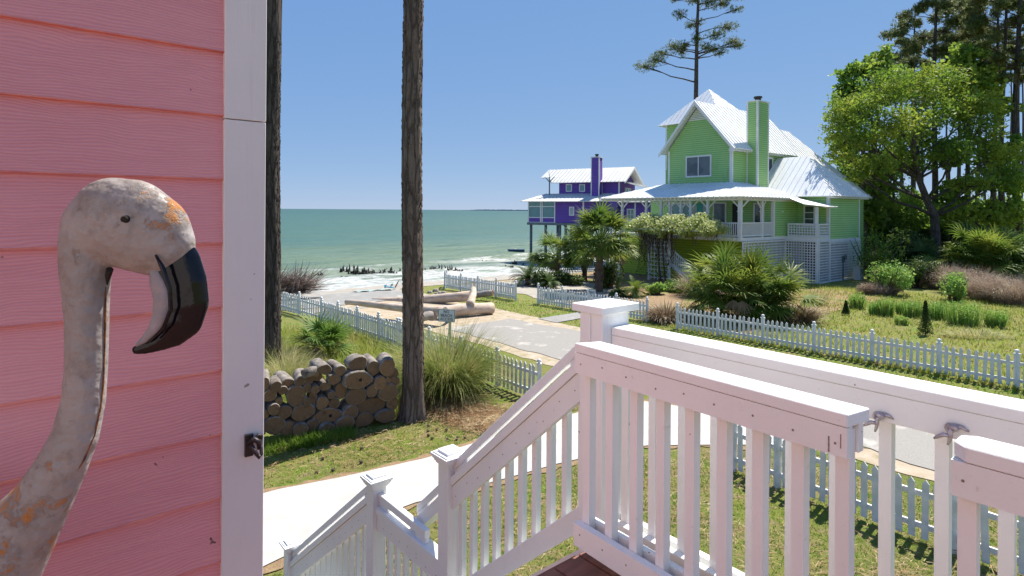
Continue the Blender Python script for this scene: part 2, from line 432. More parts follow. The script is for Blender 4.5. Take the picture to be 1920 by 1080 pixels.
c = MB(); c.nbox(.434, .546, SW-.024, SW+.1, -4.5, .250, 0); c.build('corner_board', M['trim'], house, bevel=.0015)
c = MB(); c.nbox(.434, .546, SW-.0255, SW+.1, .2525, 3.6, 0); c.build('corner_board', M['trim'], house, bevel=.0015)
r = MB(); r.nbox(-8.3, -4.1, -5.2, SW-.1, 3.602, 3.8); r.nbox(-6.3, .62, SW-.1, 2.7, 3.6, 3.8); r.build('roof', M['trim'], house)
# black latch on the corner board
lp = lambda x, z, s=0: P(.434 + x, SW-.025-s, z)
def zz(py): return -(py-394+3.3)/F*1.74
la = MB()
la.obox(P(.492, SW-.034, zz(839)), NV*.022, SV*.010, UP*.062)
la.tube([P(.500, SW-.036, zz(812)), P(.512, SW-.052, zz(806)), P(.524, SW-.052, zz(812)), P(.526, SW-.046, zz(826))], [.006,.008,.008,.006], 8)
la.tube([P(.503, SW-.050, zz(815)), P(.512, SW-.060, zz(828)), P(.522, SW-.062, zz(838)), P(.530, SW-.056, zz(835)), P(.530, SW-.050, zz(824)), P(.524, SW-.046, zz(816))], [.006,.006,.0055,.005,.0045,.004], 8)
la.tube([P(.514, SW-.040, zz(809)), P(.526, SW-.040, zz(803)), P(.534, SW-.036, zz(806)), P(.532, SW-.034, zz(824))], [.006,.006,.006,.005], 8)
la.build('latch', M['latch'], house)

deck = thing('deck', 'red brown stained wooden deck below the white gate', 'deck', P(0, -1, -H))
DZ = -1.48
n0 = -3.95; i = 0
while n0 < 2.08:
    w = min(.138, 2.10-n0)
    pb = MB(); pb.nbox(n0, n0+w, -5, 1.75, DZ-.035, DZ); pb.build('board', M['deck'], deck, bevel=.003); n0 += .145
fr = MB()
fr.nbox(-3.95, 2.06, 1.66, 1.70, DZ-.24, DZ-.037); fr.nbox(2.02, 2.06, -5, 1.66, DZ-.24, DZ-.037)
fr.build('joist', M['deck'], deck)
for s in (1.55, -1.2, -4):
    q = MB(); q.nbox(1.88, 2.0, s-.06, s+.06, -4.5, DZ-.037); q.build('support_post', M['white_v'], deck)

def nails(m, pts, nrm, mi=1):
    nrm = Vector(nrm)
    for p in pts: m.tube([Vector(p)-nrm*.002, Vector(p)+nrm*.0012], [.0042,.0036], 7, m=mi)
M['nail'] = simple('rusty_nail_head', (.16,.10,.08), (.35,.28,.25), 90, .7)
# ---------------------------------------------------------------- stairs with white rails
stair = thing('staircase', 'white railed wooden staircase going down from the deck past a half landing', 'staircase', P(1.6, 4, -H))
tz = DZ; s0 = 1.75; tr_list = []
while tz > -3.0 and s0 < 3.9:
    tz -= .185; 
    q = MB(); q.nbox(.62, 2.06, s0-.02, s0+.225, tz-.035, tz); q.build('tread', M['deck'], stair, bevel=.003); s0 += .215
landz = tz-.18
s1 = s0; i = 0
q = MB()
while s1 < 4.95:
    q.nbox(.62, 2.12, s1, min(s1+.135, 4.95), landz-.04, landz); s1 += .141
q.build('landing_board', M['deck'], stair)
tz = landz; s1 = 4.95
while tz > -4.25:
    tz -= .18
    q = MB(); q.nbox(.62, 2.06, s1-.02, s1+.255, max(-4.49, tz-.035), tz); q.build('tread', M['deck'], stair, bevel=.003); s1 += .235
def slope_board(n0, n1, sa, za, sb, zb, th):   # top line from (sa,za) to (sb,zb), vertical thickness th below
    m = MB()
    m.obox(P(n0, sa, za-th), NV*(n1-n0), P(0, sb, zb)-P(0, sa, za), UP*th)
    return m
zAB = lambda s: -.855 - .879*(s-2.117)
zCD = lambda s: -2.555 - .77*(s-4.63)
NA, NB = 2.20, 2.24
# stringers
slope_board(2.06, 2.10, 1.80, DZ-.02, 4.0, landz-.03, .26).build('stringer', M['white'], stair)
slope_board(2.06, 2.10, 4.9, landz-.02, s1-.02, -4.2, .26).build('stringer', M['white'], stair)
# posts with caps
def stair_post(sc, ztop, zb=-4.5):
    hw = .058; nc = 2.225
    m = MB(); m.nbox(nc-hw, nc+hw, sc-hw, sc+hw, zb, ztop-.03)
    po = m.build('post', M['white_v'], stair, bevel=.002)
    c = MB()
    c.nbox(nc-.098, nc+.098, sc-.098, sc+.098, ztop-.030, ztop-.012)
    c.nbox(nc-.086, nc+.086, sc-.086, sc+.086, ztop-.012, ztop-.004)
    c.nbox(nc-.062, nc+.062, sc-.062, sc+.062, ztop-.004, ztop+.012)
    for q, (w, zz_) in enumerate(((.088,.030),(.079,.047),(.070,.062))):
        c.nbox(nc-w, nc+w, sc-w, sc+w, ztop-zz_-.017, ztop-zz_-.0005)
    c.build('post_cap', M['white'], po, bevel=.0015)
sB, sC, sD = 3.294, 4.36, 6.30
stair_post(sB, -1.625); stair_post(sC, -2.160); stair_post(sD, -3.545)
def rail_run(sa, sb, zf, zlow, lower_th, step, th=.150, hand=True, hs=None):
    rn_ = random.Random(int(sa*100))
    mq = slope_board(NA, NB, sa, zf(sa), sb, zf(sb), th); nails(mq, [P(NA, q+rn_.uniform(-.01,.01), zf(q)-th*rn_.uniform(.35,.65)) for q in np.arange(sa+.08, sb-.03, step)], -NV)
    mq.build('top_rail', [M['white'], M['nail']], stair, bevel=0)
    slope_board(NA-.012, NB+.05, sa, zf(sa)+.066, sb, zf(sb)+.066, .062).build('rail_cap', M['white'], stair, bevel=.003)
    slope_board(NA, NB, sa, zlow(sa), sb, zlow(sb), lower_th).build('bottom_rail', M['white'], stair, bevel=.002)
    s = sa + .06
    while s < sb-.04:
        m = MB(); m.nbox(NB-.001, NB+.037, s, s+.038, zlow(s)-.09, zf(s)-.06)
        m.build('baluster', M['white_v'], stair); s += step
    if hand:
        ha, hb = hs or (sa, sb)
        m = slope_board(NA+.012, NA+.06, ha, zf(ha)+.165, hb, zf(hb)+.165, .062)
        for q in (ha, hb-.14):
            m.obox(P(NA+.018, q, zf(q)+.064), NV*.036, P(0, q+.14, zf(q+.14))-P(0, q, zf(q)), UP*.04)
        m.build('handrail', M['white'], stair, bevel=.004)
rail_run(2.03, sB-.058, zAB, lambda s: -1.545-.86*(s-2.117), .133, .12)
# the upper rail carries on past its post down to the landing rail
m = slope_board(NA+.10, NA+.15, sB+.02, zAB(sB+.02)+.150, sB+.56, zAB(sB+.56)+.150, .062)
m.obox(P(NA+.105, sB+.42, zAB(sB+.42)+.04), NV*.036, P(0, .14, zAB(.14))-P(0, 0, zAB(0)), UP*.05)
m.build('handrail', M['white'], stair, bevel=.004)
m = slope_board(NA+.08, NA+.20, sB+.02, zAB(sB+.02)+.055, sB+.60, zAB(sB+.60)+.055, .11); m.build('top_rail', M['white'], stair, bevel=.003)
rail_run(sB+.058, sC-.058, lambda s: -2.452, lambda s: -3.16, .09, .125, th=.115, hs=(sB+.30, sC-.06))
rail_run(sC+.058, sD-.058, zCD, lambda s: zCD(s)-.70, .12, .13)

# ---------------------------------------------------------------- deck railing behind the gates
rail = thing('deck_railing', 'long white wooden deck railing with a square capped corner post behind the gates', 'railing', P(2.25, 0, -H))
m = MB(); m.nbox(2.138, 2.335, 1.876, 1.951, -2.2, -.5); m.nbox(2.1365, 2.3335, 1.9535, 2.022, -2.2, -.5)
pa = m.build('post', M['white_v'], rail, bevel=.002)
m = MB(); m.nbox(2.122, 2.40, 1.862, 2.068, -.5, -.463); m.build('post_cap', M['white'], pa, bevel=.003)
m = MB(); m.nbox(2.2, 2.335, -3.2, 1.874, -.602, -.564); m.build('rail_cap', M['white'], rail, bevel=.003)
for (a, bb) in ((2.203, 2.240), (2.280, 2.318)):
    m = MB(); m.nbox(a, bb, -3.2, 1.874, -.695, -.6035); m.build('top_rail', M['white'], rail, bevel=.002)
    m = MB(); m.nbox(a, bb, -3.2, 1.874, -1.592, -1.503); m.build('bottom_rail', M['white'], rail, bevel=.002)
for k in range(-22, 8):
    s = .69 + .159*k
    m = MB(); m.nbox(2.241, 2.279, s, s+.038, -1.60, -.62); m.build('baluster', M['white_v'], rail)
def hook(nn, s, z):
    m = MB()
    q = lambda a, bb, c: P(nn - c*.8, s + a*.62, z + bb*.8)
    m.tube([q(.03,.012,.0), q(.03,.012,.012)], [.016,.014], 12)
    m.tube([q(.028,.018,.012), q(.010,.024,.022), q(-.008,.016,.024)], [.011,.012,.008], 8)
    m.tube([q(.012,.022,.016), q(.024,.004,.026), q(.022,-.014,.026), q(.028,-.034,.024), q(.036,-.050,.018)], [.008,.008,.006,.005,.003], 8)
    m.tube([q(.02,.028,.016), q(-.02,.026,.008), q(-.045,.014,.003)], [.007,.007,.003], 8)
    m.tube([q(.026,-.012,.026), q(.050,-.012,.030), q(.075,-.026,.026), q(.092,-.038,.020)], [.006,.007,.006,.003], 8)
    return m
hook(2.203, .700, -.69).build('latch_hook', M['hook'], rail)
hook(2.203, .500, -.672).build('latch_hook', M['hook'], rail)

# ---------------------------------------------------------------- two gates folded back along the railing
def gate(name, label, L, g, length, k0, nb, step, notch):
    gn = Vector((-g.y, g.x, 0))
    if gn.y < 0: gn = -gn
    T = thing('gate', label, 'gate', Vector((L.x, L.y, H + DZ)), 'white gates folded back on the deck')
    Lz = lambda t, w, z: Vector((L.x, L.y, H)) + g*t + gn*w + UP*z
    def bx(t0, t1, w0, w1, z0, z1): 
        m = MB(); m.obox(Lz(t0, w0, z0), g*(t1-t0), gn*(w1-w0), UP*(z1-z0)); return m
    if notch:
        m = MB(); m.slab([Lz(0, .03, -.602), Lz(.03, 0, -.602), Lz(length, 0, -.602), Lz(length, .112, -.602), Lz(.03, .112, -.602), Lz(0, .085, -.602)], UP*.038)
    else:
        m = MB(); m.slab([Lz(0, 0, -.602), Lz(length-.003, 0, -.602), Lz(length+.012, .112, -.602), Lz(.045, .112, -.602)], UP*.038)
    m.build('rail_cap', M['white'], T, bevel=.003)
    for (a, bb) in ((.002, .036), (.078, .108)):
        mq = bx(.0, length-.004, a, bb, -.690, -.6035); mr_ = bx(.0, length-.004, a, bb, -1.424, -1.329); rn_ = random.Random(nb)
        if a < .05:
            nails(mq, [Lz(k0+.019+step*k+rn_.uniform(-.008,.008), a, -.645+rn_.uniform(-.012,.012)) for k in range(nb)], -gn)
            nails(mr_, [Lz(k0+.019+step*k+rn_.uniform(-.008,.008), a, -1.377+rn_.uniform(-.012,.012)) for k in range(nb)], -gn)
            if not notch:
                mq.obox(Lz(length-.055, a-.0012, -.6842), g*.004, gn*.003, UP*.045, 1); mq.obox(Lz(length-.022, a-.0012, -.664), g*.0025, gn*.003, UP*.04, 1)
        mq.build('top_rail', [M['white'], M['nail']], T); mr_.build('bottom_rail', [M['white'], M['nail']], T)
    for k in range(nb):
        t0 = k0 + step*k
        bx(t0, t0+.038, .038, .076, -1.42, -.62).build('baluster', M['white_v'], T)
    return T
gd = Vector((.611,-.791,0))
gate('gate', 'white wooden gate with nine balusters standing next to the stair rail', Vector((.27,2.5,0)), gd, 1.0966, .018, 9, .1285, False)
g2 = gate('gate', 'white wooden gate with a clipped cap corner at the right edge of the photo', Vector((1.078,1.437,0)), Vector((.641,-.767,0)), 1.1, .006, 9, .128, True)

# ---------------------------------------------------------------- flamingo
def rusty():
    t = NT('rusty_painted_metal'); v = t.pos()
    c = t.mix(t.rng(t.noise(v, 9, 5), .35, .7), (.36,.32,.30), (.26,.23,.215))
    c = t.mix(t.rng(t.noise(v, 38, 3), .6, .72, 0, .35), c, (.26,.215,.20))
    g = W(335, 385, 1.05); d = t.n('ShaderNodeVectorMath', operation='DISTANCE'); geo = t.n('ShaderNodeNewGeometry')
    t.l(geo.outputs['Position'], d.inputs[0]); d.inputs[1].default_value = tuple(g)
    near = t.rng(d.outputs['Value'], .115, .01, 0, .165)
    g2 = W(60, 930, 1.05); d2 = t.n('ShaderNodeVectorMath', operation='DISTANCE')
    t.l(geo.outputs['Position'], d2.inputs[0]); d2.inputs[1].default_value = tuple(g2)
    near = t.math('MAXIMUM', near, t.rng(d2.outputs['Value'], .14, .02, 0, .16))
    n = t.math('ADD', t.noise(v, 26, 7, .72), near)
    c = t.mix(t.rng(t.noise(v, 17, 6, .7), .50, .68, 0, .75), c, (.19,.15,.125))
    c = t.mix(t.rng(n, .645, .72), c, (.50,.20,.05))
    c = t.mix(t.rng(n, .75, .86), c, (.17,.065,.03))
    h = t.math('ADD', t.noise(v, 42, 2, .45), t.math('MULTIPLY', t.rng(n, .62, .8), .5))
    return t.done(t.bsdf(c, .5, .4, 0, h, .75, .009))
M['rusty'] = rusty()
M['rust'] = simple('rust', (.30,.11,.03), (.09,.035,.02), 60, .85, .5, 120)
M['beak'] = simple('glossy_black_enamel', (.004,.005,.009), (.007,.007,.010), 12, .12, .35, 11, spec=.3, dist=.006)
M['bill'] = simple('grey_bill_enamel', (.34,.28,.29), (.20,.20,.22), 22, .4, .4, 60)
fl = thing('flamingo_sculpture', 'rusty painted metal flamingo with a black hooked beak in front of the pink wall', 'sculpture', W(-60, 1500, 1.05))
FY = 1.05
def blob(keys, parent, name, mat, vox, depth=.72, yoff=0, sub=10, rough_=0):
    """keys: (px,py,radius px[,depth factor]) -> voxel-merged solid"""
    me = bpy.data.meshes.new('tmp'); vs = []; fs = []
    import bmesh
    bm = bmesh.new()
    for i in range(len(keys)-1):
        a, b2 = keys[i], keys[i+1]
        dist = math.hypot(b2[0]-a[0], b2[1]-a[1]); n = max(1, int(dist/ (min(a[2], b2[2])*.16+1)))
        for j in range(n + (1 if i == len(keys)-2 else 0)):
            f = j/n; x, y, r = (a[q] + (b2[q]-a[q])*f for q in range(3))
            dd = (a[3] if len(a) > 3 else depth); de = (b2[3] if len(b2) > 3 else depth); dp = dd + (de-dd)*f
            c = W(x, y, FY + yoff); rr_ = r/F*FY
            mt = Matrix.Translation(c) @ Matrix.Diagonal((rr_, rr_*dp, rr_, 1))
            bmesh.ops.create_icosphere(bm, subdivisions=3, radius=1, matrix=mt)
    bm.to_mesh(me); bm.free()
    o = bpy.data.objects.new('tmp', me); COL.objects.link(o)
    rm = o.modifiers.new('r', 'REMESH'); rm.mode = 'VOXEL'; rm.voxel_size = vox
    sm = o.modifiers.new('s', 'SMOOTH'); sm.factor = .5; sm.iterations = 10
    dg = bpy.context.evaluated_depsgraph_get(); m2 = bpy.data.meshes.new_from_object(o.evaluated_get(dg))
    bpy.data.objects.remove(o)
    off = woff(parent)
    m2.transform(Matrix.Translation(-off)); m2.name = name; m2.materials.clear(); m2.materials.append(mat)
    m2.polygons.foreach_set('use_smooth', [True]*len(m2.polygons)); m2.update()
    return mkobj(name, m2, parent)
neck = [(-170,1150,130,.9),(-90,1110,112,.85),(-10,1050,88,.8),(40,992,66,.8),(78,940,53,.8),(112,880,46,.8),(141,818,41,.8),(157,750,38,.8),(162,680,37,.8),(163,600,38,.8),(161,548,41,.8),(160,500,45,.8),(165,455,50,.78),(185,425,66,.66),(212,410,78,.6),(245,421,86,.56),(280,438,78,.54),(303,458,63,.52),(316,472,50,.5)]
body = blob(neck, fl, 'body', M['rusty'], .0042)
# the shell of the back rises again behind the neck, out of frame to the left
blob([(-60,1060,110,.9),(-150,1010,100,.9),(-300,1010,150,.9),(-460,1060,150,.8),(-600,1120,70,.7)], fl, 'back', M['rusty'], .006, yoff=.04)
beak = blob([(318,470,44,.46),(328,498,50,.44),(338,530,50,.42),(345,565,47,.40),(340,596,42,.38),(325,620,31,.36),(303,637,21,.36),(278,650,14,.36),(256,656,10,.36)], fl, 'beak', M['beak'], .0026)
blob([(288,505,8,.5),(295,530,15,.4),(304,560,17,.4),(300,590,15,.4),(288,617,11,.5),(270,637,7,.6),(256,647,4,.7)], beak, 'lower_bill', M['bill'], .0018, yoff=-.0165)
m = MB(); m.tube([W(292,478,FY-.034), W(304,500,FY-.036), W(318,540,FY-.034), W(320,580,FY-.031), W(306,615,FY-.027), W(280,641,FY-.020)], [.002,.004,.0035,.0035,.003,.002], 8)
m.build('bill_rim', M['beak'], beak)
m = MB(); e0 = W(234,411,FY-.0465); m.tube([e0+Vector((0,-.004,0)), e0+Vector((0,.004,0)), e0+Vector((0,.01,0))], [.005,.0068,.0068], 14)
m.build('eye', M['gap'], fl)
m = MB(); m.tube([W(206,505,FY-.018), W(203,516,FY-.012), W(201,534,FY-.008)], [.006,.0055,.001], 8); m.build('jaw_gap', M['gap'], fl)
m = MB()
sp = [(199,520),(200,560),(199,610),(198,665),(196,720),(190,765),(180,815),(160,862),(132,910),(95,960),(50,1012),(0,1062),(-40,1100)]
sp3 = []
for i, (x, y) in enumerate(sp): sp3.append(W(x - (2 if i < 8 else 6*(i-7)), y, FY - .004 - (.004*max(0, i-5))))
m.tube(sp3, [.0011+.0005*((i*7) % 3) for i in range(len(sp3))], 6)
m.build('seam', M['rust'], fl)
# legs of the sculpture below the frame
for x in (-260, -330):
    m = MB(); a = W(x, 1150, FY+.03); m.tube([a, Vector((a.x, a.y, H-1.0)), Vector((a.x, a.y, H+DZ))], [.014,.011,.011], 8); m.build('leg', M['rusty'], fl)
# ---------------------------------------------------------------- picket fences
def fence(label, posts, nper, height=.86, post_h=.98, gcat='fence', ends=True, flip=1, spacing=.165, first=0):
    """posts: ground points of the posts; nper pickets between posts"""
    T = thing('picket_fence', label, 'fence', posts[0], 'white picket fences')
    base = posts[0]
    pk = None; pp = None
    for i, q in enumerate(posts):
        if pp is None:
            m = MB(); m.box(-.048,.048,-.048,.048,0,post_h-.10)
            m.box(-.062,.062,-.062,.062,post_h-.10,post_h-.075)
            m.lathe((0,0,post_h-.075), [(.03,0),(.028,.015),(.05,.035),(.056,.06),(.045,.09),(.015,.11)], 10)
            pp = m.build('post', M['fence_white']); pp.parent = T
        else:
            pp = pp.copy(); COL.objects.link(pp)
        pp.location = Vector(q) - base
        if i == len(posts)-1: break
        d = Vector(posts[i+1]) - Vector(q); L = d.length; d.normalize(); nn = Vector((-d.y, d.x, 0))*flip
        ang = math.atan2(d.y, d.x)
        for zr in (.17, .60*height+.09):
            m = MB(); o = Vector(q) + d*.05 - Vector((0,0,0)) + UP*zr
            m.obox(o - nn*.018, d*(L-.1), nn*.036, UP*.075); m.build('rail', M['fence_white'], T)
        n = nper[i] if hasattr(nper, '__len__') else nper
        for k in range(n):
            if pk is None:
                m = MB(); w = .041; 
                m.slab([(-w,-.01,.05),(w,-.01,.05),(w,-.01,height-.055),(0,-.01,height),(-w,-.01,height-.055)], (0,.02,0))
                pk = m.build('picket', M['fence_white']); pk.parent = T
            else:
                pk = pk.copy(); COL.objects.link(pk)
            c = Vector(q) + d*(L*(k+1)/(n+1)) + nn*.03
            pk.location = c - base + Vector((0,0,random.uniform(-.018,.012))); pk.rotation_euler = (random.uniform(-.02,.02), random.gauss(0,.018), ang)
    return T
lerp = lambda a, b, t: Vector(a).lerp(Vector(b), t)
def line(a, b, n): return [lerp(a, b, i/n) for i in range(n+1)]
def gz(p): return Vector((p.x, p.y, terrain(p.x, p.y)))
a = G(1270,617); c = G(1920,731)
L = (c-a).length; dd = (c-a).normalized()
fence('long white picket fence between the road and the weedy field', [a + dd*1.65*i for i in range(9)], 9, flip=-1)
a = G(1009,570); b2 = G(1213,603)
mid = fence('white picket fence with a small sign in front of the palms of the green house', line(a, b2, 4), 9, flip=-1)
a = G(967,564); b2 = G(834,541)
fence('white picket fence nearest the sea beyond the driftwood logs', line(a, b2, 4) + [gz(Vector((b2.x-.2, b2.y+2.6, 0)))], [10,10,10,10,14], flip=-1)
q = PG(9.3,0); 
def onl(px, n=9.35):   # ground point on the line n = const seen at px
    k = (px-960)/F
    Y = n/(0.767*k+0.641); return Vector((k*Y, Y, 0))
fence('white picket fence going from the pampas grass to the path', [onl(1013), onl(934), onl(866), onl(806), onl(752)], 9, flip=1)
fence('long white picket fence behind the woodpile and the fan palm', [onl(747), onl(711), onl(671,9.3), onl(635,9.25), onl(604,9.15), onl(562,9.0), onl(524,8.8), onl(480,8.7)], [9,9,9,9,9,12,12,12], flip=1)
fence('white picket fence on the lawn seen through the deck railing', [onl(1378,9.5), onl(1461,9.5), onl(1565,9.5), onl(1668,9.5), onl(1790,9.5), onl(1960,9.5)], [4,5,4,4,4], flip=-1)

# small sign on the middle fence
def txt(s, size, loc, rz, mat, parent, name='lettering', font_scale=1, tilt=90):
    cu = bpy.data.curves.new(name, 'FONT'); cu.body = s; cu.size = size; cu.align_x = 'CENTER'; cu.align_y = 'CENTER'; cu.extrude = .0015; cu.offset = size*.012
    o = bpy.data.objects.new('t', cu); COL.objects.link(o)
    dg = bpy.context.evaluated_depsgraph_get(); me = bpy.data.meshes.new_from_object(o.evaluated_get(dg)); bpy.data.objects.remove(o)
    me.transform(Matrix.Translation(Vector(loc)-woff(parent)) @ Matrix.Rotation(rz, 4, 'Z') @ Matrix.Rotation(R(tilt), 4, 'X'))
    me.materials.clear(); me.materials.append(mat)
    return mkobj(name, me, parent)
M['sign_white'] = simple('sign_face', (.56,.60,.64), (.48,.52,.55), 8, .6)
M['sign_dark'] = simple('sign_lettering', (.05,.06,.07), rough=.6)
M['sign_frame'] = simple('sign_border', (.16,.22,.20), rough=.6)
c = (W(1113,548,26.0)); sg = thing('sign', 'small grey name board fixed to the far picket fence', 'sign', c)
fd = (G(1213,603)-G(1009,570)).normalized(); fn = Vector((fd.y,-fd.x,0)); 
if fn.y > 0: fn = -fn
c = c + fn*.12
m = MB(); m.obox(c - fd*.22 - UP*.15, fd*.44, fn*.02, UP*.30); m.build('board', M['sign_white'], sg)
m = MB()
for (u0,u1,z0,z1) in ((-.23,.23,.135,.155),(-.23,.23,-.155,-.135),(-.23,-.21,-.135,.135),(.21,.23,-.135,.135)):
    m.obox(c + fd*u0 + UP*z0, fd*(u1-u0), fn*.026, UP*(z1-z0))
m.build('border', M['sign_frame'], sg)
txt('BENT', .13, c + fn*.024, math.atan2(fd.y, fd.x), M['sign_dark'], sg)

# NO BEACH ACCESS sign
c = W(837.5, 591.5, 19.0); ns_ = thing('sign', 'white NO BEACH ACCESS sign with dark border beside the road end', 'sign', Vector((c.x, c.y, 0)))
sx = Vector((math.cos(R(-14)), math.sin(R(-14)), 0)); sx = Vector((.985,-.17,0)); sy = Vector((-.17,-.985,0)); wd2, hh = .285, .205
sx = Vector((.97,-.243,0)); sy = Vector((-.243,-.97,0))
m = MB(); m.obox(c - sx*wd2 - UP*hh, sx*2*wd2, sy*.02, UP*2*hh); m.build('board', M['sign_white'], ns_)
m = MB()
for (u0,u1,z0,z1) in ((-wd2,wd2,hh-.022,hh),(-wd2,wd2,-hh,-hh+.022),(-wd2,-wd2+.022,-hh+.022,hh-.022),(wd2-.022,wd2,-hh+.022,hh-.022)):
    m.obox(c + sx*u0 + UP*z0 , sx*(u1-u0), sy*.026, UP*(z1-z0))
m.build('border', M['sign_frame'], ns_)
rz = math.atan2(sx.y, sx.x)
for s_, dz in (('NO', .118), ('BEACH', .0), ('ACCESS', -.118)):
    txt(s_, .125, c + sy*.026 + UP*dz, rz, M['sign_dark'], ns_)
M['sign_post'] = simple('pale_green_post', (.30,.40,.30), (.36,.42,.36), 5, .7)
m = MB(); cp = c + sx*.11; m.box(cp.x-.045, cp.x+.045, cp.y+.01, cp.y+.1, 0, c.z+.12); m.build('post', M['sign_post'], ns_)

# ---------------------------------------------------------------- bark and woodpile
def barkmat(name, c1, c2, c3, sc=(9,9,1.6), bump=1.0, dist=.03):
    t = NT(name); v = t.pos(False, sc)
    vo = t.n('ShaderNodeTexVoronoi'); vo.feature = 'DISTANCE_TO_EDGE'; vo.inputs['Scale'].default_value = 1.4
    nz = t.n('ShaderNodeTexNoise'); nz.inputs['Scale'].default_value = 1.6; nz.inputs['Detail'].default_value = 4; t.l(v, nz.inputs['Vector'])
    mx = t.n('ShaderNodeMix'); mx.data_type = 'RGBA'; mx.inputs[0].default_value = .45; t.l(v, mx.inputs[6]); t.l(nz.outputs['Color'], mx.inputs[7])
    t.l(mx.outputs[2], vo.inputs['Vector'])
    fine = t.noise(t.pos(False, (sc[0]*3, sc[1]*3, sc[2]*2.5)), 1.5, 6, .7)
    e_ = t.rng(vo.outputs['Distance'], .0, .16)
    c = t.mix(t.rng(fine, .35, .65), c1, c2)
    c = t.mix(t.rng(t.noise(t.pos(), 1.1, 3), .5, .65), c, c3)
    c = t.mix(t.math('SUBTRACT', 1, e_), c, tuple(x*.6 for x in c1))
    c = t.mix(t.rng(fine, .42, .30), c, tuple(x*.3 for x in c1))
    h = t.math('ADD', e_, t.math('MULTIPLY', fine, 1.6))
    return t.done(t.bsdf(c, .9, .2, 0, h, bump, dist))
M['pine_bark'] = barkmat('pine_bark', (.17,.125,.10), (.27,.215,.18), (.21,.14,.11), (11,11,1.5))
M['dark_bark'] = barkmat('dark_bark', (.085,.068,.06), (.15,.125,.11), (.10,.085,.072), (11,11,1.5))
M['oak_bark'] = simple('oak_bark', (.075,.062,.052), (.12,.10,.085), 3, .9, .8, 20, (4,4,1), dist=.03)
M['log_bark'] = simple('weathered_log_bark', (.13,.105,.085), (.30,.27,.235), 7, .9, 1, 30, dist=.02, layers=[((.07,.05,.04), 9, .58, .7, (1,1,1))])
def cutmat():
    t = NT('sawn_log_end'); v = t.pos(True)
    w = t.n('ShaderNodeTexWave'); w.wave_type = 'RINGS'; w.rings_direction = 'Y'; w.inputs['Scale'].default_value = 16; w.inputs['Distortion'].default_value = 3.5; w.inputs['Detail'].default_value = 3
    t.l(v, w.inputs['Vector'])
    oi = t.n('ShaderNodeObjectInfo')
    c = t.mix(oi.outputs['Random'], (.30,.175,.09), (.17,.11,.065))
    c = t.mix(t.rng(w.outputs['Fac'], .2, .9, 0, .7), c, (.10,.06,.032))
    c = t.mix(t.rng(t.noise(t.pos(), 9, 5, .7), .52, .7), c, (.11,.07,.045))
    c = t.mix(t.rng(t.noise(t.pos(), 30, 4, .7), .62, .72), c, (.36,.30,.22))
    return t.done(t.bsdf(c, .85, .2, 0, w.outputs['Fac'], .3, .01))
M['cut'] = cutmat()
rows = {
 'bottom': [(8,905,20,30),(95,965,54,46),(165,985,48,36),(222,985,36,34),(20,985,34,34),(290,965,34,26),(360,985,42,30),(450,965,50,40),(553,945,48,36),(655,918,52,32)],
 'second': [(-20,850,28,30),(45,910,20,25),(90,882,31,28),(148,900,35,33),(240,900,58,43),(367,922,72,40),(482,902,40,36),(590,875,78,42),(695,860,31,30)],
 'third': [(12,800,26,34),(70,815,34,31),(118,848,20,20),(205,820,50,54),(258,850,18,26),(291,830,23,36),(337,855,33,33),(400,858,28,29),(436,798,34,40),(510,822,53,46),(588,792,28,34),(670,798,54,42)],
 'fourth': [(-15,745,24,30),(48,760,23,34),(100,768,28,27),(139,792,23,22),(165,758,34,24),(222,745,26,24),(262,778,22,24),(300,782,20,22),(350,770,30,22),(383,812,20,20),(398,735,32,28),(515,735,80,43),(628,750,32,36),(668,742,18,20),(705,748,26,26)],
 'top': [(235,705,46,22),(268,735,30,26),(318,728,22,20),(300,700,16,16),(345,680,36,26),(430,690,30,25),(522,660,50,38),(598,678,36,35),(664,672,44,42),(690,708,40,30)]}
base0 = G(745,792); base1 = G(490,838); pd = (base0-base1).normalized(); pn = Vector((pd.y,-pd.x,0))
if pn.y > 0: pn = -pn
ordn = ['first','second','third','fourth','fifth','sixth','seventh','eighth','ninth','tenth','eleventh','twelfth','thirteenth','fourteenth','fifteenth','sixteenth']
lr = random.Random(11); spec_ = {(367,922):'wide log end with two dark knots', (515,735):'widest log end with a dark knot hole', (590,875):'broad tan log end', (95,965):'large round brown log end', (205,820):'large log end turned sideways', (510,822):'large round grey brown log end', (670,798):'big tan oval log end', (522,660):'sunlit split log end', (235,705):'grey weathered branch log lying on its side', (345,680):'pale knotty log stub', (664,672):'grey log with a raised branch stub'}
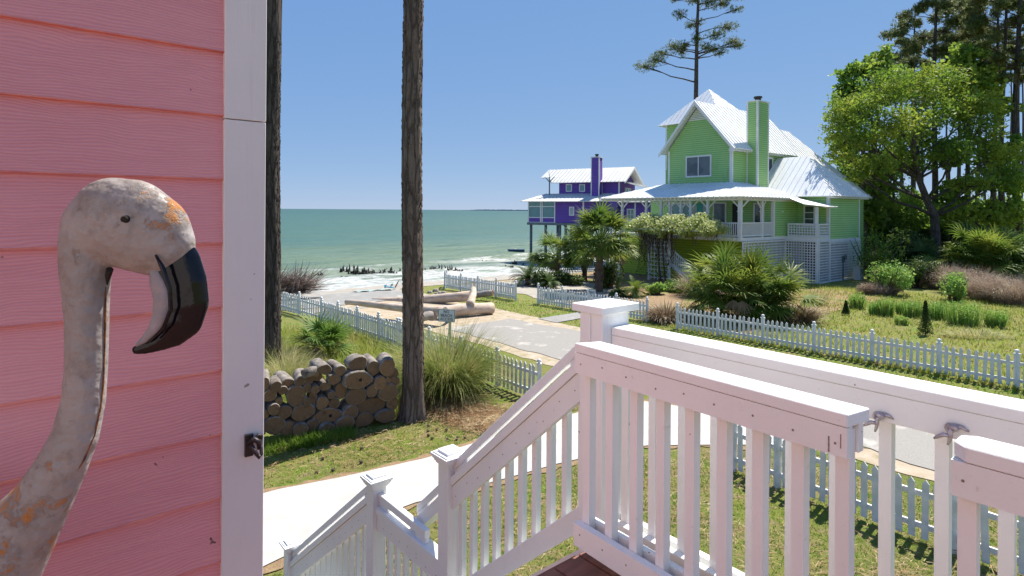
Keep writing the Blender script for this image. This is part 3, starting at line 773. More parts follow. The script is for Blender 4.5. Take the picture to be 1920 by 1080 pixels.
for rn, lst in rows.items():
    for i, (cx, cy, rx, ry) in enumerate(sorted(lst)):
        px = 480 + cx/2.7; py = 440 + cy/2.7
        # intersect the pixel ray with the vertical plane of the pile front
        dirv = W(px, py, 1) - Vector((0,0,H)); t_ = (base1 - Vector((0,0,H))).dot(pn)/dirv.dot(pn)
        c = Vector((0,0,H)) + dirv*t_; sc_ = t_/F/2.7
        c += pn*lr.uniform(-.09, .07)
        rxm, rym = rx*sc_*1.0, ry*sc_*1.03
        if c.z - rym < .0: c.z = rym + .0
        ln_ = lr.uniform(.42,.60); ax = (-pn*ln_ + pd*lr.uniform(-.08,.08) + UP*lr.uniform(-.03,.05))
        if (cx, cy) in ((235,705),): ax = pd*.34 + pn*-.1 + UP*.03
        seg = 16; ph = [lr.uniform(0, 6.28) for _ in range(3)]; m = MB()
        def ring(o, s_, wob):
            out = []
            for k in range(seg):
                a = 2*math.pi*k/seg; w = 1 + .06*math.sin(2*a+ph[0]) + .045*math.sin(3*a+ph[1]) + wob*math.sin(5*a+ph[2])
                out.append(o + pd*(rxm*s_*w*math.cos(a)) + UP*(rym*s_*w*math.sin(a)))
            return out
        if (cx, cy) == (235,705):
            m.tube([c, c+ax*.5+UP*.02, c+ax], [rym, rym*1.1, rym*.8], 10, m=0)
            o = m.build('log', [M['log_bark'], M['cut']], None, origin=c)
        else:
            tl_ = pn*lr.uniform(-.015,.015)
            r0 = ring(c, lr.uniform(.87,.96), .03); r1 = ring(c - pn*.014, 1.0, .03); r2 = ring(c+ax*.5, 1.03, .03); r3 = ring(c+ax, .95, .02)
            r0 = [p + pd.dot(p-c)*tl_ for p in r0]
            vs = r0+r1+r2+r3; fs = [(j*seg+k, j*seg+(k+1)%seg, (j+1)*seg+(k+1)%seg, (j+1)*seg+k) for j in range(3) for k in range(seg)]
            m.add(vs, fs, 0, True); m.add(r0, [tuple(range(seg))], 1); m.add(r3, [tuple(range(seg))[::-1]], 1)
            if (cx, cy) in ((515,735),(367,922)):
                hx = pd*.05
                m.tube([c + hx + pn*.004, c + hx + pn*.012], [.035,.02], 9, m=2)
            o = m.build('log', [M['log_bark'], M['cut'], M['gap']], None, origin=c)
            # object Y axis should follow the log so that the rings are round
        area = rx*ry
        lab = spec_.get((cx, cy)) or ('%s firewood log' % ('thin' if area < 650 else 'small' if area < 950 else 'medium sized' if area < 1500 else 'thick'))
        tag(o, '%s, %s from left in %s row of woodpile' % (lab, ordn[i], rn), 'log', 'logs stacked in the woodpile')

# ---------------------------------------------------------------- leaves, blades, fans (numpy)
def orth(d):
    a = np.where(np.abs(d[:, 2:3]) < .9, np.array([[0,0,1.0]]), np.array([[1.0,0,0]]))
    x = np.cross(d, a); x /= np.linalg.norm(x, axis=1, keepdims=True); return x, np.cross(d, x)
def leaves(pts, size, aspect=.55, up=.25, rng=RNG, jit=.35):
    n = len(pts); d = rng.normal(size=(n,3)); d[:, 2] += up; d /= np.linalg.norm(d, axis=1, keepdims=True)
    x, y = orth(d); th = rng.uniform(0, 6.28, (n,1)); u = x*np.cos(th)+y*np.sin(th); v = -x*np.sin(th)+y*np.cos(th)
    s = size*rng.uniform(1-jit, 1+jit, (n,1))
    V = np.stack([pts - u*s, pts - v*s*aspect + d*s*.15, pts + u*s, pts + v*s*aspect + d*s*.15], 1).reshape(-1,3)
    return V, np.arange(4*n).reshape(n,4)
def merge(lst):
    Vs = []; Fs = []; o = 0
    for V, Fq in lst: Vs.append(V); Fs.append(Fq+o); o += len(V)
    return np.concatenate(Vs), np.concatenate(Fs)
def arcs(base, d0, L, width, droop, seg=4, rng=RNG):
    """curved blades: base (n,3), initial unit dir (n,3), length (n,), returns quads"""
    n = len(base); side = np.cross(d0, np.array([[0,0,1.0]])); nn = np.linalg.norm(side, axis=1, keepdims=True); side = side/np.maximum(nn, 1e-3)
    p = base.copy(); d = d0.copy(); rowsV = []
    th = rng.uniform(-.6,.6,(n,1)); side = side*np.cos(th) + np.cross(d0, side)*np.sin(th)
    for i in range(seg+1):
        w = width*(1 - (i/seg)**1.6)*.5 + width*.04
        rowsV.append(np.stack([p - side*w, p + side*w], 1))
        if i < seg:
            p = p + d*(L/seg)[:, None]; d = d + np.array([[0,0,-1.0]])*droop[:, None]/seg; d /= np.linalg.norm(d, axis=1, keepdims=True)
    V = np.stack(rowsV, 1)  # n, seg+1, 2, 3
    idx = np.arange(n)[:, None]*(seg+1)*2; Fl = []
    for i in range(seg):
        Fl.append(np.concatenate([idx+2*i, idx+2*i+1, idx+2*i+3, idx+2*i+2], 1))
    return V.reshape(-1,3), np.concatenate(Fl)
def tuft(c, n, radius, L, width, spread, droop, rng=RNG, seg=4, ell=(1,1)):
    a = rng.uniform(0, 6.28, n); r = radius*np.sqrt(rng.uniform(0,1,n))
    base = np.stack([c[0]+r*np.cos(a)*ell[0], c[1]+r*np.sin(a)*ell[1], np.full(n, c[2]-.02)], 1)
    sp = spread*(.3+.7*r/radius)*rng.uniform(.5,1.3,n); aa = a + rng.normal(0,.5,n)
    d = np.stack([np.cos(aa)*sp, np.sin(aa)*sp, np.ones(n)], 1); d /= np.linalg.norm(d, axis=1, keepdims=True)
    return arcs(base, d, L*rng.uniform(.55,1.1,n), width, droop*rng.uniform(.5,1.5,n), seg, rng)
def fans(bases, dirs, Rr, K=20, width=.035, droop=.5, spreadang=1.9, rng=RNG, fold=.3):
    """fan palm leaves; bases (n,3), dirs (n,3) unit"""
    n = len(bases); up = np.array([[0,0,1.0]]); side = np.cross(dirs, up); side /= np.maximum(np.linalg.norm(side, axis=1, keepdims=True), 1e-3)
    nrm = np.cross(side, dirs); out = []
    tw = rng.uniform(-.5,.5,(n,1)); side2 = side*np.cos(tw)+nrm*np.sin(tw); nrm2 = np.cross(side2, dirs)
    for k in range(K):
        a = -spreadang + 2*spreadang*k/(K-1)
        d = dirs*math.cos(a) + side2*math.sin(a) + nrm2*(fold*(1-abs(math.cos(a)))*-.4 + (.05 if k % 2 else -.05))
        d /= np.linalg.norm(d, axis=1, keepdims=True)
        L = Rr*(1 - .28*abs(a)/spreadang)*rng.uniform(.88,1.08,n)
        # blade side vector lies in fan plane
        sd = np.cross(d, nrm2); sd /= np.linalg.norm(sd, axis=1, keepdims=True)
        dr = droop*rng.uniform(.5,1.5,(n,1)); rowsV = []; p = bases.copy(); dd_ = d.copy(); S = 3
        ww = [width*.5, width, width*.7, width*.06]
        for i in range(S+1):
            rowsV.append(np.stack([p - sd*ww[i]*.5, p + sd*ww[i]*.5], 1))
            if i < S:
                p = p + dd_*(L/S)[:, None]; dd_ = dd_ + np.array([[0,0,-1.0]])*dr*(i+.4)/S; dd_ /= np.linalg.norm(dd_, axis=1, keepdims=True)
        V = np.stack(rowsV, 1).reshape(-1,3); idx = np.arange(n)[:, None]*(S+1)*2
        out.append((V, np.concatenate([np.concatenate([idx+2*i, idx+2*i+1, idx+2*i+3, idx+2*i+2], 1) for i in range(S)])))
    return merge(out)
def stems(base, tips, width):
    n = len(base); mid = (base+tips)/2 + np.array([[0,0,1]])*np.linalg.norm(tips-base, axis=1, keepdims=True)*.08
    out = []
    for a, b3 in ((base, mid), (mid, tips)):
        d = b3-a; s_ = np.cross(d, np.array([[.3,.2,1.0]])); s_ /= np.maximum(np.linalg.norm(s_, axis=1, keepdims=True), 1e-4); s2 = np.cross(d, s_); s2 /= np.maximum(np.linalg.norm(s2, axis=1, keepdims=True), 1e-4)
        for q in (s_, s2):
            V = np.stack([a-q*width/2, a+q*width/2, b3+q*width/2, b3-q*width/2], 1).reshape(-1,3); out.append((V, np.arange(4*n).reshape(n,4)))
    return merge(out)

M['palm_leaf'] = leafmat('palm_leaf', (.17,.28,.05), (.08,.16,.03), (.30,.36,.08), .45)
M['palm_far'] = leafmat('palmetto_leaf', (.15,.24,.035), (.07,.135,.022), (.27,.31,.055), .4)
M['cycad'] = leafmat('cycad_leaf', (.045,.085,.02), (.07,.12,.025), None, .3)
M['dead_leaf'] = leafmat('dead_frond', (.28,.20,.12), (.17,.11,.065), (.36,.28,.19), .15)
M['pampas'] = leafmat('pampas_blade', (.27,.32,.08), (.16,.22,.045), (.42,.38,.15), .4, 2.5)
M['pale_grass'] = leafmat('pale_grass_blade', (.46,.44,.19), (.28,.31,.09), (.52,.45,.25), .4, 2.5)
M['wild_grass'] = leafmat('wild_grass_blade', (.36,.39,.06), (.24,.31,.04), (.46,.40,.14), .4, 1.4)
M['lawn_blade'] = leafmat('lawn_blade', (.17,.31,.02), (.26,.30,.06), (.11,.22,.015), .45, 1.1)
M['trunk_boots'] = simple('palm_trunk', (.16,.115,.08), (.09,.065,.05), 14, .95, 1, 30, dist=.05)
M['plume'] = leafmat('grass_plume', (.42,.35,.25), (.32,.25,.17), None, .3)

def fan_palm(label, loc, h, crown, nf, seed, name='palm_tree', trunk_r=.16, leaf=.75, K=18, dead=10, width=.05, lean=(0,0), mat='palm_far', droop=.75):
    rng = np.random.default_rng(seed); T = thing(name, label, 'palm', loc)
    x, y, z = loc; m = MB(); pts = []; rad = []
    for i in range(9):
        f = i/8; pts.append((x+lean[0]*f*f, y+lean[1]*f*f, z-.1+(h+.1)*f)); rad.append(trunk_r*(1.15-.25*f)*(1+.07*math.sin(i*2.1)))
    m.tube(pts, rad, 10)
    for i in range(int(h*34)):      # old leaf bases
        f = rng.uniform(.15,1); a = rng.uniform(0,6.28); r0 = trunk_r*(1.1-.2*f)
        c = Vector((x+lean[0]*f*f, y+lean[1]*f*f, z+h*f)); o_ = Vector((math.cos(a), math.sin(a), 0))
        m.tube([c+o_*r0*.8, c+o_*(r0+.05)+UP*.07, c+o_*(r0+.085)+UP*.16], [.035,.03,.012], 4)
    m.build('trunk', M['trunk_boots'], T)
    top = np.array([x+lean[0], y+lean[1], z+h])
    az = rng.uniform(0,6.28,nf); el = np.arcsin(rng.uniform(-.45,1,nf)); d = np.stack([np.cos(az)*np.cos(el), np.sin(az)*np.cos(el), np.sin(el)], 1)
    base = top + d*.12; tips = top + d*(crown-leaf*.75)*rng.uniform(.75,1.1,(nf,1)) + np.array([[0,0,1]])*.1
    dl = d.copy(); dl[:,2] -= .25; dl /= np.linalg.norm(dl, axis=1, keepdims=True)
    V, Fq = merge([stems(base, tips, .03), fans(tips, dl, leaf, K, width, droop, 1.75, rng)])
    npmesh('fronds', V, Fq, M[mat], T)
    if dead:
        az = rng.uniform(0,6.28,dead); d = np.stack([np.cos(az)*.5, np.sin(az)*.5, np.full(dead,-.8)], 1); d /= np.linalg.norm(d, axis=1, keepdims=True)
        tips = top + d*.35; V, Fq = fans(tips, d, leaf*.8, 12, width, .3, .8, rng)
        npmesh('dead_fronds', V, Fq, M['dead_leaf'], T)
    return T
def palmetto(label, loc, rx, h, nf, seed, leaf=.6, K=18, width=.045, dead=20, mat='palm_far', droop=.8, heads=5, ry=None, name='palmetto', wide=1.0):
    """trunkless clump of fan palms"""
    rng = np.random.default_rng(seed); T = thing(name, label, 'palmetto', loc); ry = ry or rx
    loc = np.array(loc); out = []; sts = []
    for k in range(heads):
        a = rng.uniform(0,6.28); rr_ = rng.uniform(.1,.62)*(0 if heads == 1 else 1)
        hc = loc + np.array([math.cos(a)*rr_*rx, math.sin(a)*rr_*ry, h*rng.uniform(.12,.38)])
        n = nf//heads; az = rng.uniform(0,6.28,n); el = np.arcsin(rng.uniform(-.15,1,n)); d = np.stack([np.cos(az)*np.cos(el), np.sin(az)*np.cos(el), np.sin(el)], 1)
        Lp = rng.uniform(.5,1,(n,1))*np.array([[rx*.62, ry*.62, h*.55]])
        tips = hc + d*Lp; dl = d.copy(); dl[:,2] -= .15; dl /= np.linalg.norm(dl, axis=1, keepdims=True)
        tips[:,2] = np.maximum(tips[:,2], loc[2]+.12)
        sts.append(stems(np.repeat(hc[None], n, 0), tips, .022)); out.append(fans(tips, dl, leaf, K, width, droop, 1.7*wide, rng))
    V, Fq = merge(out + sts); npmesh('fronds', V, Fq, M[mat], T)
    if dead:
        az = rng.uniform(0,6.28,dead); r_ = rng.uniform(.3,.95,dead)
        bs = np.stack([loc[0]+np.cos(az)*r_*rx, loc[1]+np.sin(az)*r_*ry, loc[2]+rng.uniform(.15,.4,dead)*h], 1)
        d = np.stack([np.cos(az)*.6, np.sin(az)*.6, np.full(dead,-.6)], 1); d /= np.linalg.norm(d, axis=1, keepdims=True)
        V, Fq = fans(bs, d, leaf*.8, 12, width*.8, .3, .9, rng); npmesh('dead_fronds', V, Fq, M['dead_leaf'], T)
    return T
def cycad(label, loc, r_, seed, n=26, mat='cycad', name='sago_palm', width=.02):
    rng = np.random.default_rng(seed); T = thing(name, label, 'palm', loc); loc = np.array(loc)
    az = rng.uniform(0,6.28,n); el = np.arcsin(rng.uniform(.05,.98,n)); out = []
    d = np.stack([np.cos(az)*np.cos(el), np.sin(az)*np.cos(el), np.sin(el)], 1)
    p = np.repeat(loc[None] + np.array([[0,0,.35*r_]]), n, 0); dd_ = d.copy(); S = 9
    for i in range(S):
        q = p + dd_*(r_/S)*1.15
        side = np.cross(dd_, np.array([[0,0,1.0]])); side /= np.maximum(np.linalg.norm(side, axis=1, keepdims=True), 1e-3)
        for t_ in (0,.33,.66):
            b0 = p + (q-p)*t_; Ln = r_*.24*math.sin(math.pi*(.12+.85*(i+t_)/S))
            for sg_ in (-1, 1):
                dv = side*sg_ + dd_*.55 + np.array([[0,0,.25]]); dv /= np.linalg.norm(dv, axis=1, keepdims=True); e_ = b0 + dv*Ln
                V = np.stack([b0 - dd_*width/2, b0 + dd_*width/2, e_ + dd_*width/5, e_ - dd_*width/5], 1).reshape(-1,3); out.append((V, np.arange(4*n).reshape(n,4)))
        p = q; dd_ = dd_ + np.array([[0,0,-.16]]); dd_ /= np.linalg.norm(dd_, axis=1, keepdims=True)
    V, Fq = merge(out); npmesh('fronds', V, Fq, M[mat], T)
    m = MB(); m.tube([tuple(loc), tuple(loc+np.array([0,0,.4*r_]))], [.12*r_+.04,.1*r_+.03], 8); m.build('trunk', M['trunk_boots'], T)
    return T
def grass_clump(name, label, cat, loc, n, radius, L, width, spread, droop, mat, seed, ell=(1,1), group=None, plumes=0, seg=5):
    rng = np.random.default_rng(seed); T = thing(name, label, cat, loc, group)
    V, Fq = tuft(loc, n, radius, L, width, spread, droop, rng, seg, ell); npmesh('blades', V, Fq, M[mat], T)
    if plumes:
        V, Fq = tuft(loc, plumes, radius*.6, L*1.25, width*1.6, spread*.6, droop*.5, rng, seg, ell); npmesh('plumes', V, Fq, M['plume'], T)
    return T
# ---------------------------------------------------------------- plants of the near garden
V3 = lambda p: (p.x, p.y, p.z)
palmetto('green fan palm growing in tall grass behind the woodpile', V3(G(592,672)), 1.0, 1.5, 30, 21, leaf=.66, K=20, width=.045, dead=3, mat='palm_leaf', heads=3, droop=.15, name='fan_palm')
grass_clump('pampas_grass', 'large arching pampas grass clump right of the middle pine trunk', 'grass clump', V3(G(838,738)), 3600, .42, 2.0, .013, .75, 1.5, 'pampas', 31, ell=(1.15,1), plumes=26, seg=6)
grass_clump('ornamental_grass', 'pale drooping grass clump left of the fan palm above the woodpile', 'grass clump', V3(G(535,722)), 2000, .42, 1.15, .010, .8, 1.7, 'pale_grass', 32, seg=6, group=None)
grass_clump('ornamental_grass', 'straw coloured grass clump against the left pine trunk', 'grass clump', V3(G(500,700)), 1100, .40, 1.35, .010, .7, 1.6, 'pale_grass', 33, seg=6)
# wild grass behind the pile
rng = np.random.default_rng(40); out = []; n = 15000
px = rng.uniform(440, 905, n); Yd = rng.uniform(12.6, 21.5, n)
X = (px-960)/F*Yd; nn_ = .767*X+.641*Yd; keep = (nn_ < 9.2) & (nn_ > 3.9) & ((X < -2.35) | (Yd > 14.3))
X, Yd = X[keep], Yd[keep]; n = len(X)
base = np.stack([X, Yd, np.zeros(n)], 1); a = rng.uniform(0,6.28,n); sp = rng.uniform(.1,.7,n)
d = np.stack([np.cos(a)*sp, np.sin(a)*sp, np.ones(n)], 1); d /= np.linalg.norm(d, axis=1, keepdims=True)
V, Fq = arcs(base, d, rng.uniform(.2,.55,n), .014, rng.uniform(.3,1.4,n), 3, rng)
tag(npmesh('wild_grass', V, Fq, M['wild_grass']), 'tall yellow green grass between the woodpile and the fence', 'grass', kind='stuff')
# grass tufts at the foot of the pile, in its shade
rng = np.random.default_rng(41); n = 2600
f = rng.uniform(-.1,.78,n); bp = np.array(base1)[None]*f[:,None]*0 + np.array(base1)[None] + np.array(pd)[None]*(f*2.4-.2)[:,None] + np.array(pn)[None]*rng.uniform(.02,.5,(n,1))
bp[:,2] = 0; a = rng.uniform(0,6.28,n); sp = rng.uniform(.1,.8,n)
d = np.stack([np.cos(a)*sp, np.sin(a)*sp, np.ones(n)], 1); d /= np.linalg.norm(d, axis=1, keepdims=True)
V, Fq = arcs(bp, d, rng.uniform(.08,.26,n), .012, rng.uniform(.3,1.2,n), 3, rng)
tag(npmesh('long_grass', V, Fq, M['lawn_blade']), 'long green grass along the foot of the woodpile', 'grass', kind='stuff')
# lawn blades: near lawn both sides of the path, plus far lawn edges
def blades_area(name, label, n, xr, yr, cond, h, w, mat, seed, clump=.5):
    rng = np.random.default_rng(seed); x = rng.uniform(*xr, n); y = rng.uniform(*yr, n)
    k = cond(x, y); x, y = x[k], y[k]
    dens = np.sin(x*1.7+np.sin(y*2.3)*1.5)*np.sin(y*1.9+np.sin(x*1.1)*1.4); k = rng.uniform(-1.2,1,len(x)) < dens + clump; x, y = x[k], y[k]; n = len(x)
    base = np.stack([x, y, np.zeros(n)], 1); a = rng.uniform(0,6.28,n); sp = rng.uniform(.2,1.1,n)
    d = np.stack([np.cos(a)*sp, np.sin(a)*sp, np.ones(n)], 1); d /= np.linalg.norm(d, axis=1, keepdims=True)
    V, Fq = arcs(base, d, rng.uniform(.35,1.1,n)*h, w, rng.uniform(.3,1.2,n), 2, rng)
    return tag(npmesh(name, V, Fq, M[mat]), label, 'grass', kind='stuff')
feX = np.array([p.x for p in far_e]); feY = np.array([p.y for p in far_e]); neX = np.array([p.x for p in near_e]); neY = np.array([p.y for p in near_e])
def offpath(x, y):
    return (y > np.interp(x, feX, feY) + .22) | (y < np.interp(x, neX, neY) - .22)
blades_area('lawn_grass', 'short green and brown lawn around the white path', 90000, (-4.6,8.5), (4.2,13.5), lambda x, y: offpath(x, y) & (.767*x+.641*y < 11.6) & (.767*x+.641*y > 2.4) & (y > -.9*x+.9*1.0-1), .055, .010, 'lawn_blade', 51, .35)
blades_area('verge_grass', 'bright green grass strip between the road and the far picket fences', 40000, (-6,16), (10,36), lambda x, y: (.767*x+.641*y > 16.5) & (.767*x+.641*y < 19.4) & (-.641*x+.767*y < 25) & (np.abs(-.641*x+.767*y-17.35) > .6), .11, .03, 'lawn_blade', 52, .8)
blades_area('field_grass', 'yellow green weeds and grass of the field right of the green house', 60000, (6,30), (14,40), lambda x, y: (.767*x+.641*y > 19.4) & (.767*x+.641*y < 38) & (-.641*x+.767*y < 16.5), .20, .03, 'wild_grass', 53, .5)
# weeds along the fence foot
rng = np.random.default_rng(54); n = 5000; s_ = rng.uniform(-3, 13.6, n); q_ = 19.3 + rng.normal(0,.12,n) + .14
base = np.stack([.767*q_-.641*s_, .641*q_+.767*s_, np.zeros(n)], 1); a = rng.uniform(0,6.28,n)
d = np.stack([np.cos(a)*.6, np.sin(a)*.6, np.ones(n)], 1); d /= np.linalg.norm(d, axis=1, keepdims=True)
k = np.sin(s_*19)*np.sin(s_*7.3) > -.3
V, Fq = arcs(base[k], d[k], rng.uniform(.06,.2,n)[k], .025, rng.uniform(.3,1.2,n)[k], 2, rng)
tag(npmesh('fence_weeds', V, Fq, M['wild_grass']), 'low weeds along the foot of the long picket fence', 'weeds', kind='stuff')

M['litter'] = leafmat('pine_straw', (.34,.20,.09), (.20,.11,.05), (.46,.34,.18), .1, 3)
rng = np.random.default_rng(56); n = 42000; x = rng.uniform(-4.6,8,n); y = rng.uniform(4.6,14,n); nn_ = .767*x+.641*y
k = offpath(x, y) & (nn_ < 11.2) & (nn_ > 2.5); w_ = np.sin(x*1.3+2)*np.sin(y*1.7+x*.6); k &= rng.uniform(-1,.8,n) < w_; x, y = x[k], y[k]; n = len(x)
a = rng.uniform(0,6.28,n); d = np.stack([np.cos(a), np.sin(a), rng.uniform(-.05,.3,n)], 1); d /= np.linalg.norm(d, axis=1, keepdims=True)
pc = G(905,785); m2 = 26000; q_ = rng.normal(0,1,(m2,2))*np.array([[1.35,.75]])
x2 = pc.x + q_[:,0]*.767 - q_[:,1]*.641 + 0; y2 = pc.y + q_[:,0]*-.35 + q_[:,1]*.9
k2 = offpath(x2, y2) & (.767*x2+.641*y2 < 9.0); x = np.concatenate([x, x2[k2]]); y = np.concatenate([y, y2[k2]]); n = len(x)
a = rng.uniform(0,6.28,n); d = np.stack([np.cos(a), np.sin(a), rng.uniform(-.05,.3,n)], 1); d /= np.linalg.norm(d, axis=1, keepdims=True)
V, Fq = arcs(np.stack([x,y,rng.uniform(.02,.07,n)],1), d, rng.uniform(.05,.16,n), .009, rng.uniform(0,.5,n), 2, rng)
tag(npmesh('pine_straw', V, Fq, M['litter']), 'brown pine needles and straw scattered through the lawn', 'pine straw', kind='stuff')
# cones on the lawn
M['cone'] = simple('pine_cone', (.10,.07,.05), (.17,.12,.09), 60, .9, 1, 90)
cone = None; cr = random.Random(5)
for i in range(46):
    px_, py_ = cr.uniform(800, 1000), cr.uniform(740, 830)
    if i > 30: px_, py_ = cr.uniform(520, 830), cr.uniform(800, 930)
    p = G(px_, py_)
    if not offpath(np.array([p.x]), np.array([p.y]))[0]: continue
    if cone is None:
        m = MB(); m.lathe((0,0,0), [(.010,0),(.026,.012),(.031,.03),(.025,.055),(.012,.075),(.003,.083)], 8)
        for k in range(26):
            z_ = .008+.066*k/26; a = k*2.4; r_ = .027*(1-((z_-.03)/.06)**2*.7)
            m.tube([(r_*.8*math.cos(a), r_*.8*math.sin(a), z_), ((r_+.011)*math.cos(a), (r_+.011)*math.sin(a), z_+.008)], [.008,.003], 4)
        cone = m.build('pine_cone', M['cone'])
    else: cone = cone.copy(); COL.objects.link(cone)
    cone.scale = (.8,.8,.8); cone.location = (p.x, p.y, .03); cone.rotation_euler = (1.4, cr.uniform(0,6), cr.uniform(0,6))
    tag(cone, 'small brown pine cone lying on the lawn near the pine trunk', 'pine cone', 'pine cones scattered on the lawn')

# ---------------------------------------------------------------- the two near pine trunks
def near_pine(label, loc, r0, r1, lean, h, seed, mat):
    T = thing('pine_tree', label, 'tree', loc); rr = random.Random(seed); x, y, z = loc
    n = 60; seg = 40; V = []
    ph = [rr.uniform(0,6.28) for _ in range(8)]
    for i in range(n):
        f = i/(n-1); zz_ = -.1 + h*f; fl_ = .42*math.exp(-max(0, zz_)/.30)
        r_ = r0 + (r1-r0)*f + fl_*r0
        cx = x + lean[0]*zz_/h + .03*math.sin(zz_*.5+ph[0]); cy = y + lean[1]*zz_/h
        for k in range(seg):
            a = 2*math.pi*k/seg
            w = 1 + .03*math.sin(7*a+ph[1]+zz_*1.3) + .022*math.sin(13*a+ph[2]-zz_*2.1) + .02*rr.uniform(-1,1) + fl_*.5*math.sin(5*a+ph[3])
            V.append((cx + r_*w*math.cos(a), cy + r_*w*math.sin(a), zz_))
    m = MB(); m.add(V, [(i*seg+k, i*seg+(k+1)%seg, (i+1)*seg+(k+1)%seg, (i+1)*seg+k) for i in range(n-1) for k in range(seg)], 0, True)
    for i in range(1500):      # loose plates of bark
        zz_ = rr.uniform(0, min(h, 9)); a = rr.uniform(0, 6.28); f = zz_/h; r_ = (r0+(r1-r0)*f)*1.0
        cx = x + lean[0]*zz_/h + .03*math.sin(zz_*.5+ph[0]); cy = y + lean[1]*zz_/h
        o_ = Vector((math.cos(a), math.sin(a), 0)); sd = Vector((-o_.y, o_.x, 0)); w = rr.uniform(.012,.03); hh = rr.uniform(.02,.06)
        c = Vector((cx, cy, zz_)) + o_*r_
        m.slab([c-sd*w, c-sd*w*.3-UP*hh*.6, c+sd*w-UP*hh*.2, c+sd*w*.8+UP*hh*.7, c-sd*w*.6+UP*hh], o_*rr.uniform(.005,.016))
    m.build('trunk', mat, T)
    # crown high above the frame
    rng = np.random.default_rng(seed); c = np.array([x+lean[0], y+lean[1], h]); bl = []; m = MB()
    for i in range(14):
        a = rng.uniform(0,6.28); L = rng.uniform(1.2,2.6); zo = rng.uniform(-2.5,1.0); e_ = c + np.array([math.cos(a)*L, math.sin(a)*L, zo+.6])
        m.tube([tuple(c+np.array([0,0,zo])), tuple(e_)], [.06,.02], 5); bl.append(e_ + rng.normal(0,.35,(50,3)))
    m.build('limbs', mat, T); p = np.concatenate(bl); nb = len(p)
    dn = rng.normal(size=(nb*5,3)); dn[:,2] += .3; dn /= np.linalg.norm(dn, axis=1, keepdims=True)
    V, Fq = arcs(np.repeat(p,5,0), dn, np.full(nb*5,.28), .02, np.full(nb*5,.2), 1, rng); npmesh('needles', V, Fq, M['needle'], T)
M['needle'] = leafmat('pine_needles', (.09,.13,.05), (.14,.18,.06), (.19,.19,.06), .35, .5)
b_ = G(772,786); near_pine('straight reddish brown pine trunk standing at the right end of the woodpile', V3(b_), .218, .200, (-.02,0), 15.5, 3, M['pine_bark'])
xl = (509.5-960+ROLL*6)/F*15.6
near_pine('dark pine trunk right behind the edge of the pink house', (xl-.02, 15.6, 0), .245, .205, (.03,0), 17, 4, M['dark_bark'])

# ---------------------------------------------------------------- driftwood, debris, stumps
M['drift'] = simple('bleached_driftwood', (.56,.46,.37), (.42,.32,.24), 2.2, .85, .7, 14, (1,1,3), layers=[((.20,.13,.09), 4, .60, .72, (1,1,1))], dist=.02)
M['drift_grey'] = simple('grey_driftwood', (.22,.19,.17), (.33,.29,.26), 4, .9, .9, 18, dist=.02)
def dlog(label, A, B, ra, rb, mat, seed, flat=None):
    rr = random.Random(seed); A = Vector(A); B = Vector(B); n = 9; pts = []; rad = []
    sd = (B-A).cross(UP).normalized()
    for i in range(n):
        f = i/(n-1); pts.append(A.lerp(B, f) + sd*.06*math.sin(f*3.1+seed) + UP*.03*math.sin(f*5+seed)); rad.append((ra+(rb-ra)*f)*(1+rr.uniform(-.05,.05)))
    m = MB(); m.tube(pts, rad, 14, m=0)
    for fi in (-1, -2): m.m[fi] = 1
    c = (A+B)/2; o = m.build('driftwood_log', [M[mat], M['drift_grey'] if mat != 'drift_grey' else M['cut']], None, origin=c)
    return tag(o, label, 'log', 'driftwood logs closing the road end')
A = G(650,579); B = G(838,603); g1 = 24.5
dlog('long bleached driftwood log reaching from behind the fence to the sign', W(651,567,25.6), W(833,584,22.6), .11, .19, 'drift', 1)
dlog('long bleached driftwood log lying furthest back behind the pine trunk', W(700,566,29.3), W(882,556,27.6), .16, .25, 'drift', 2)
dlog('dark rough driftwood log lying by the far picket fence', W(872,553,29.4), W(924,550.5,29.0), .16, .15, 'drift_grey', 3)
dlog('short driftwood log propped up on the others with its dark sawn end towards the road', W(886,541,26.4), W(883,574,24.6), .13, .18, 'drift', 4)
dlog('thick driftwood log with knobbly bark lying right of the sign', W(826,585,24.0), W(921,577,25.4), .25, .24, 'drift', 5)
dlog('short brown driftwood stub left of the sign by the pine trunk', W(789,596,22.3), W(812,590,22.9), .16, .20, 'drift_grey', 6)
dlog('thin grey driftwood branch lying under the propped up log', W(835,596,22.8), W(852,584,24.4), .07, .09, 'drift_grey', 7)
# heap of dead fronds on the beach at the left
M['frond_heap'] = leafmat('grey_dead_frond', (.27,.21,.18), (.15,.11,.095), (.36,.30,.26), .1, 2)
hc = G(545,552); rng = np.random.default_rng(61); n = 1100
T = thing('driftwood_heap', 'grey brown heap of dead palm fronds on the sand by the left pine trunk', 'debris heap', V3(gz(hc)))
f = rng.uniform(0,1,n)**1.3; base = np.stack([hc.x - 1.6 + rng.uniform(-.4,2.4,n), hc.y + rng.uniform(-.8,.8,n), rng.uniform(0,.65,n)*(1-f*.6)], 1)
d = np.stack([rng.normal(.75,.35,n), rng.normal(0,.25,n), rng.normal(.45,.22,n)], 1); d /= np.linalg.norm(d, axis=1, keepdims=True)
V, Fq = arcs(base, d, rng.uniform(.5,1.7,n)*(1.15-base[:,2]*.3), .06, rng.uniform(.0,.35,n), 4, rng); npmesh('fronds', V, Fq, M['frond_heap'], T)
m = MB()
for i in range(14):
    q = Vector((hc.x-1.2+rng.uniform(0,1.6), hc.y+rng.uniform(-.8,.8), rng.uniform(.05,.4))); m.tube([q, q+Vector((rng.uniform(.6,1.7), rng.uniform(-.4,.4), rng.uniform(.1,.8)))], [.05,.015], 5)
m.build('branches', M['drift_grey'], T)
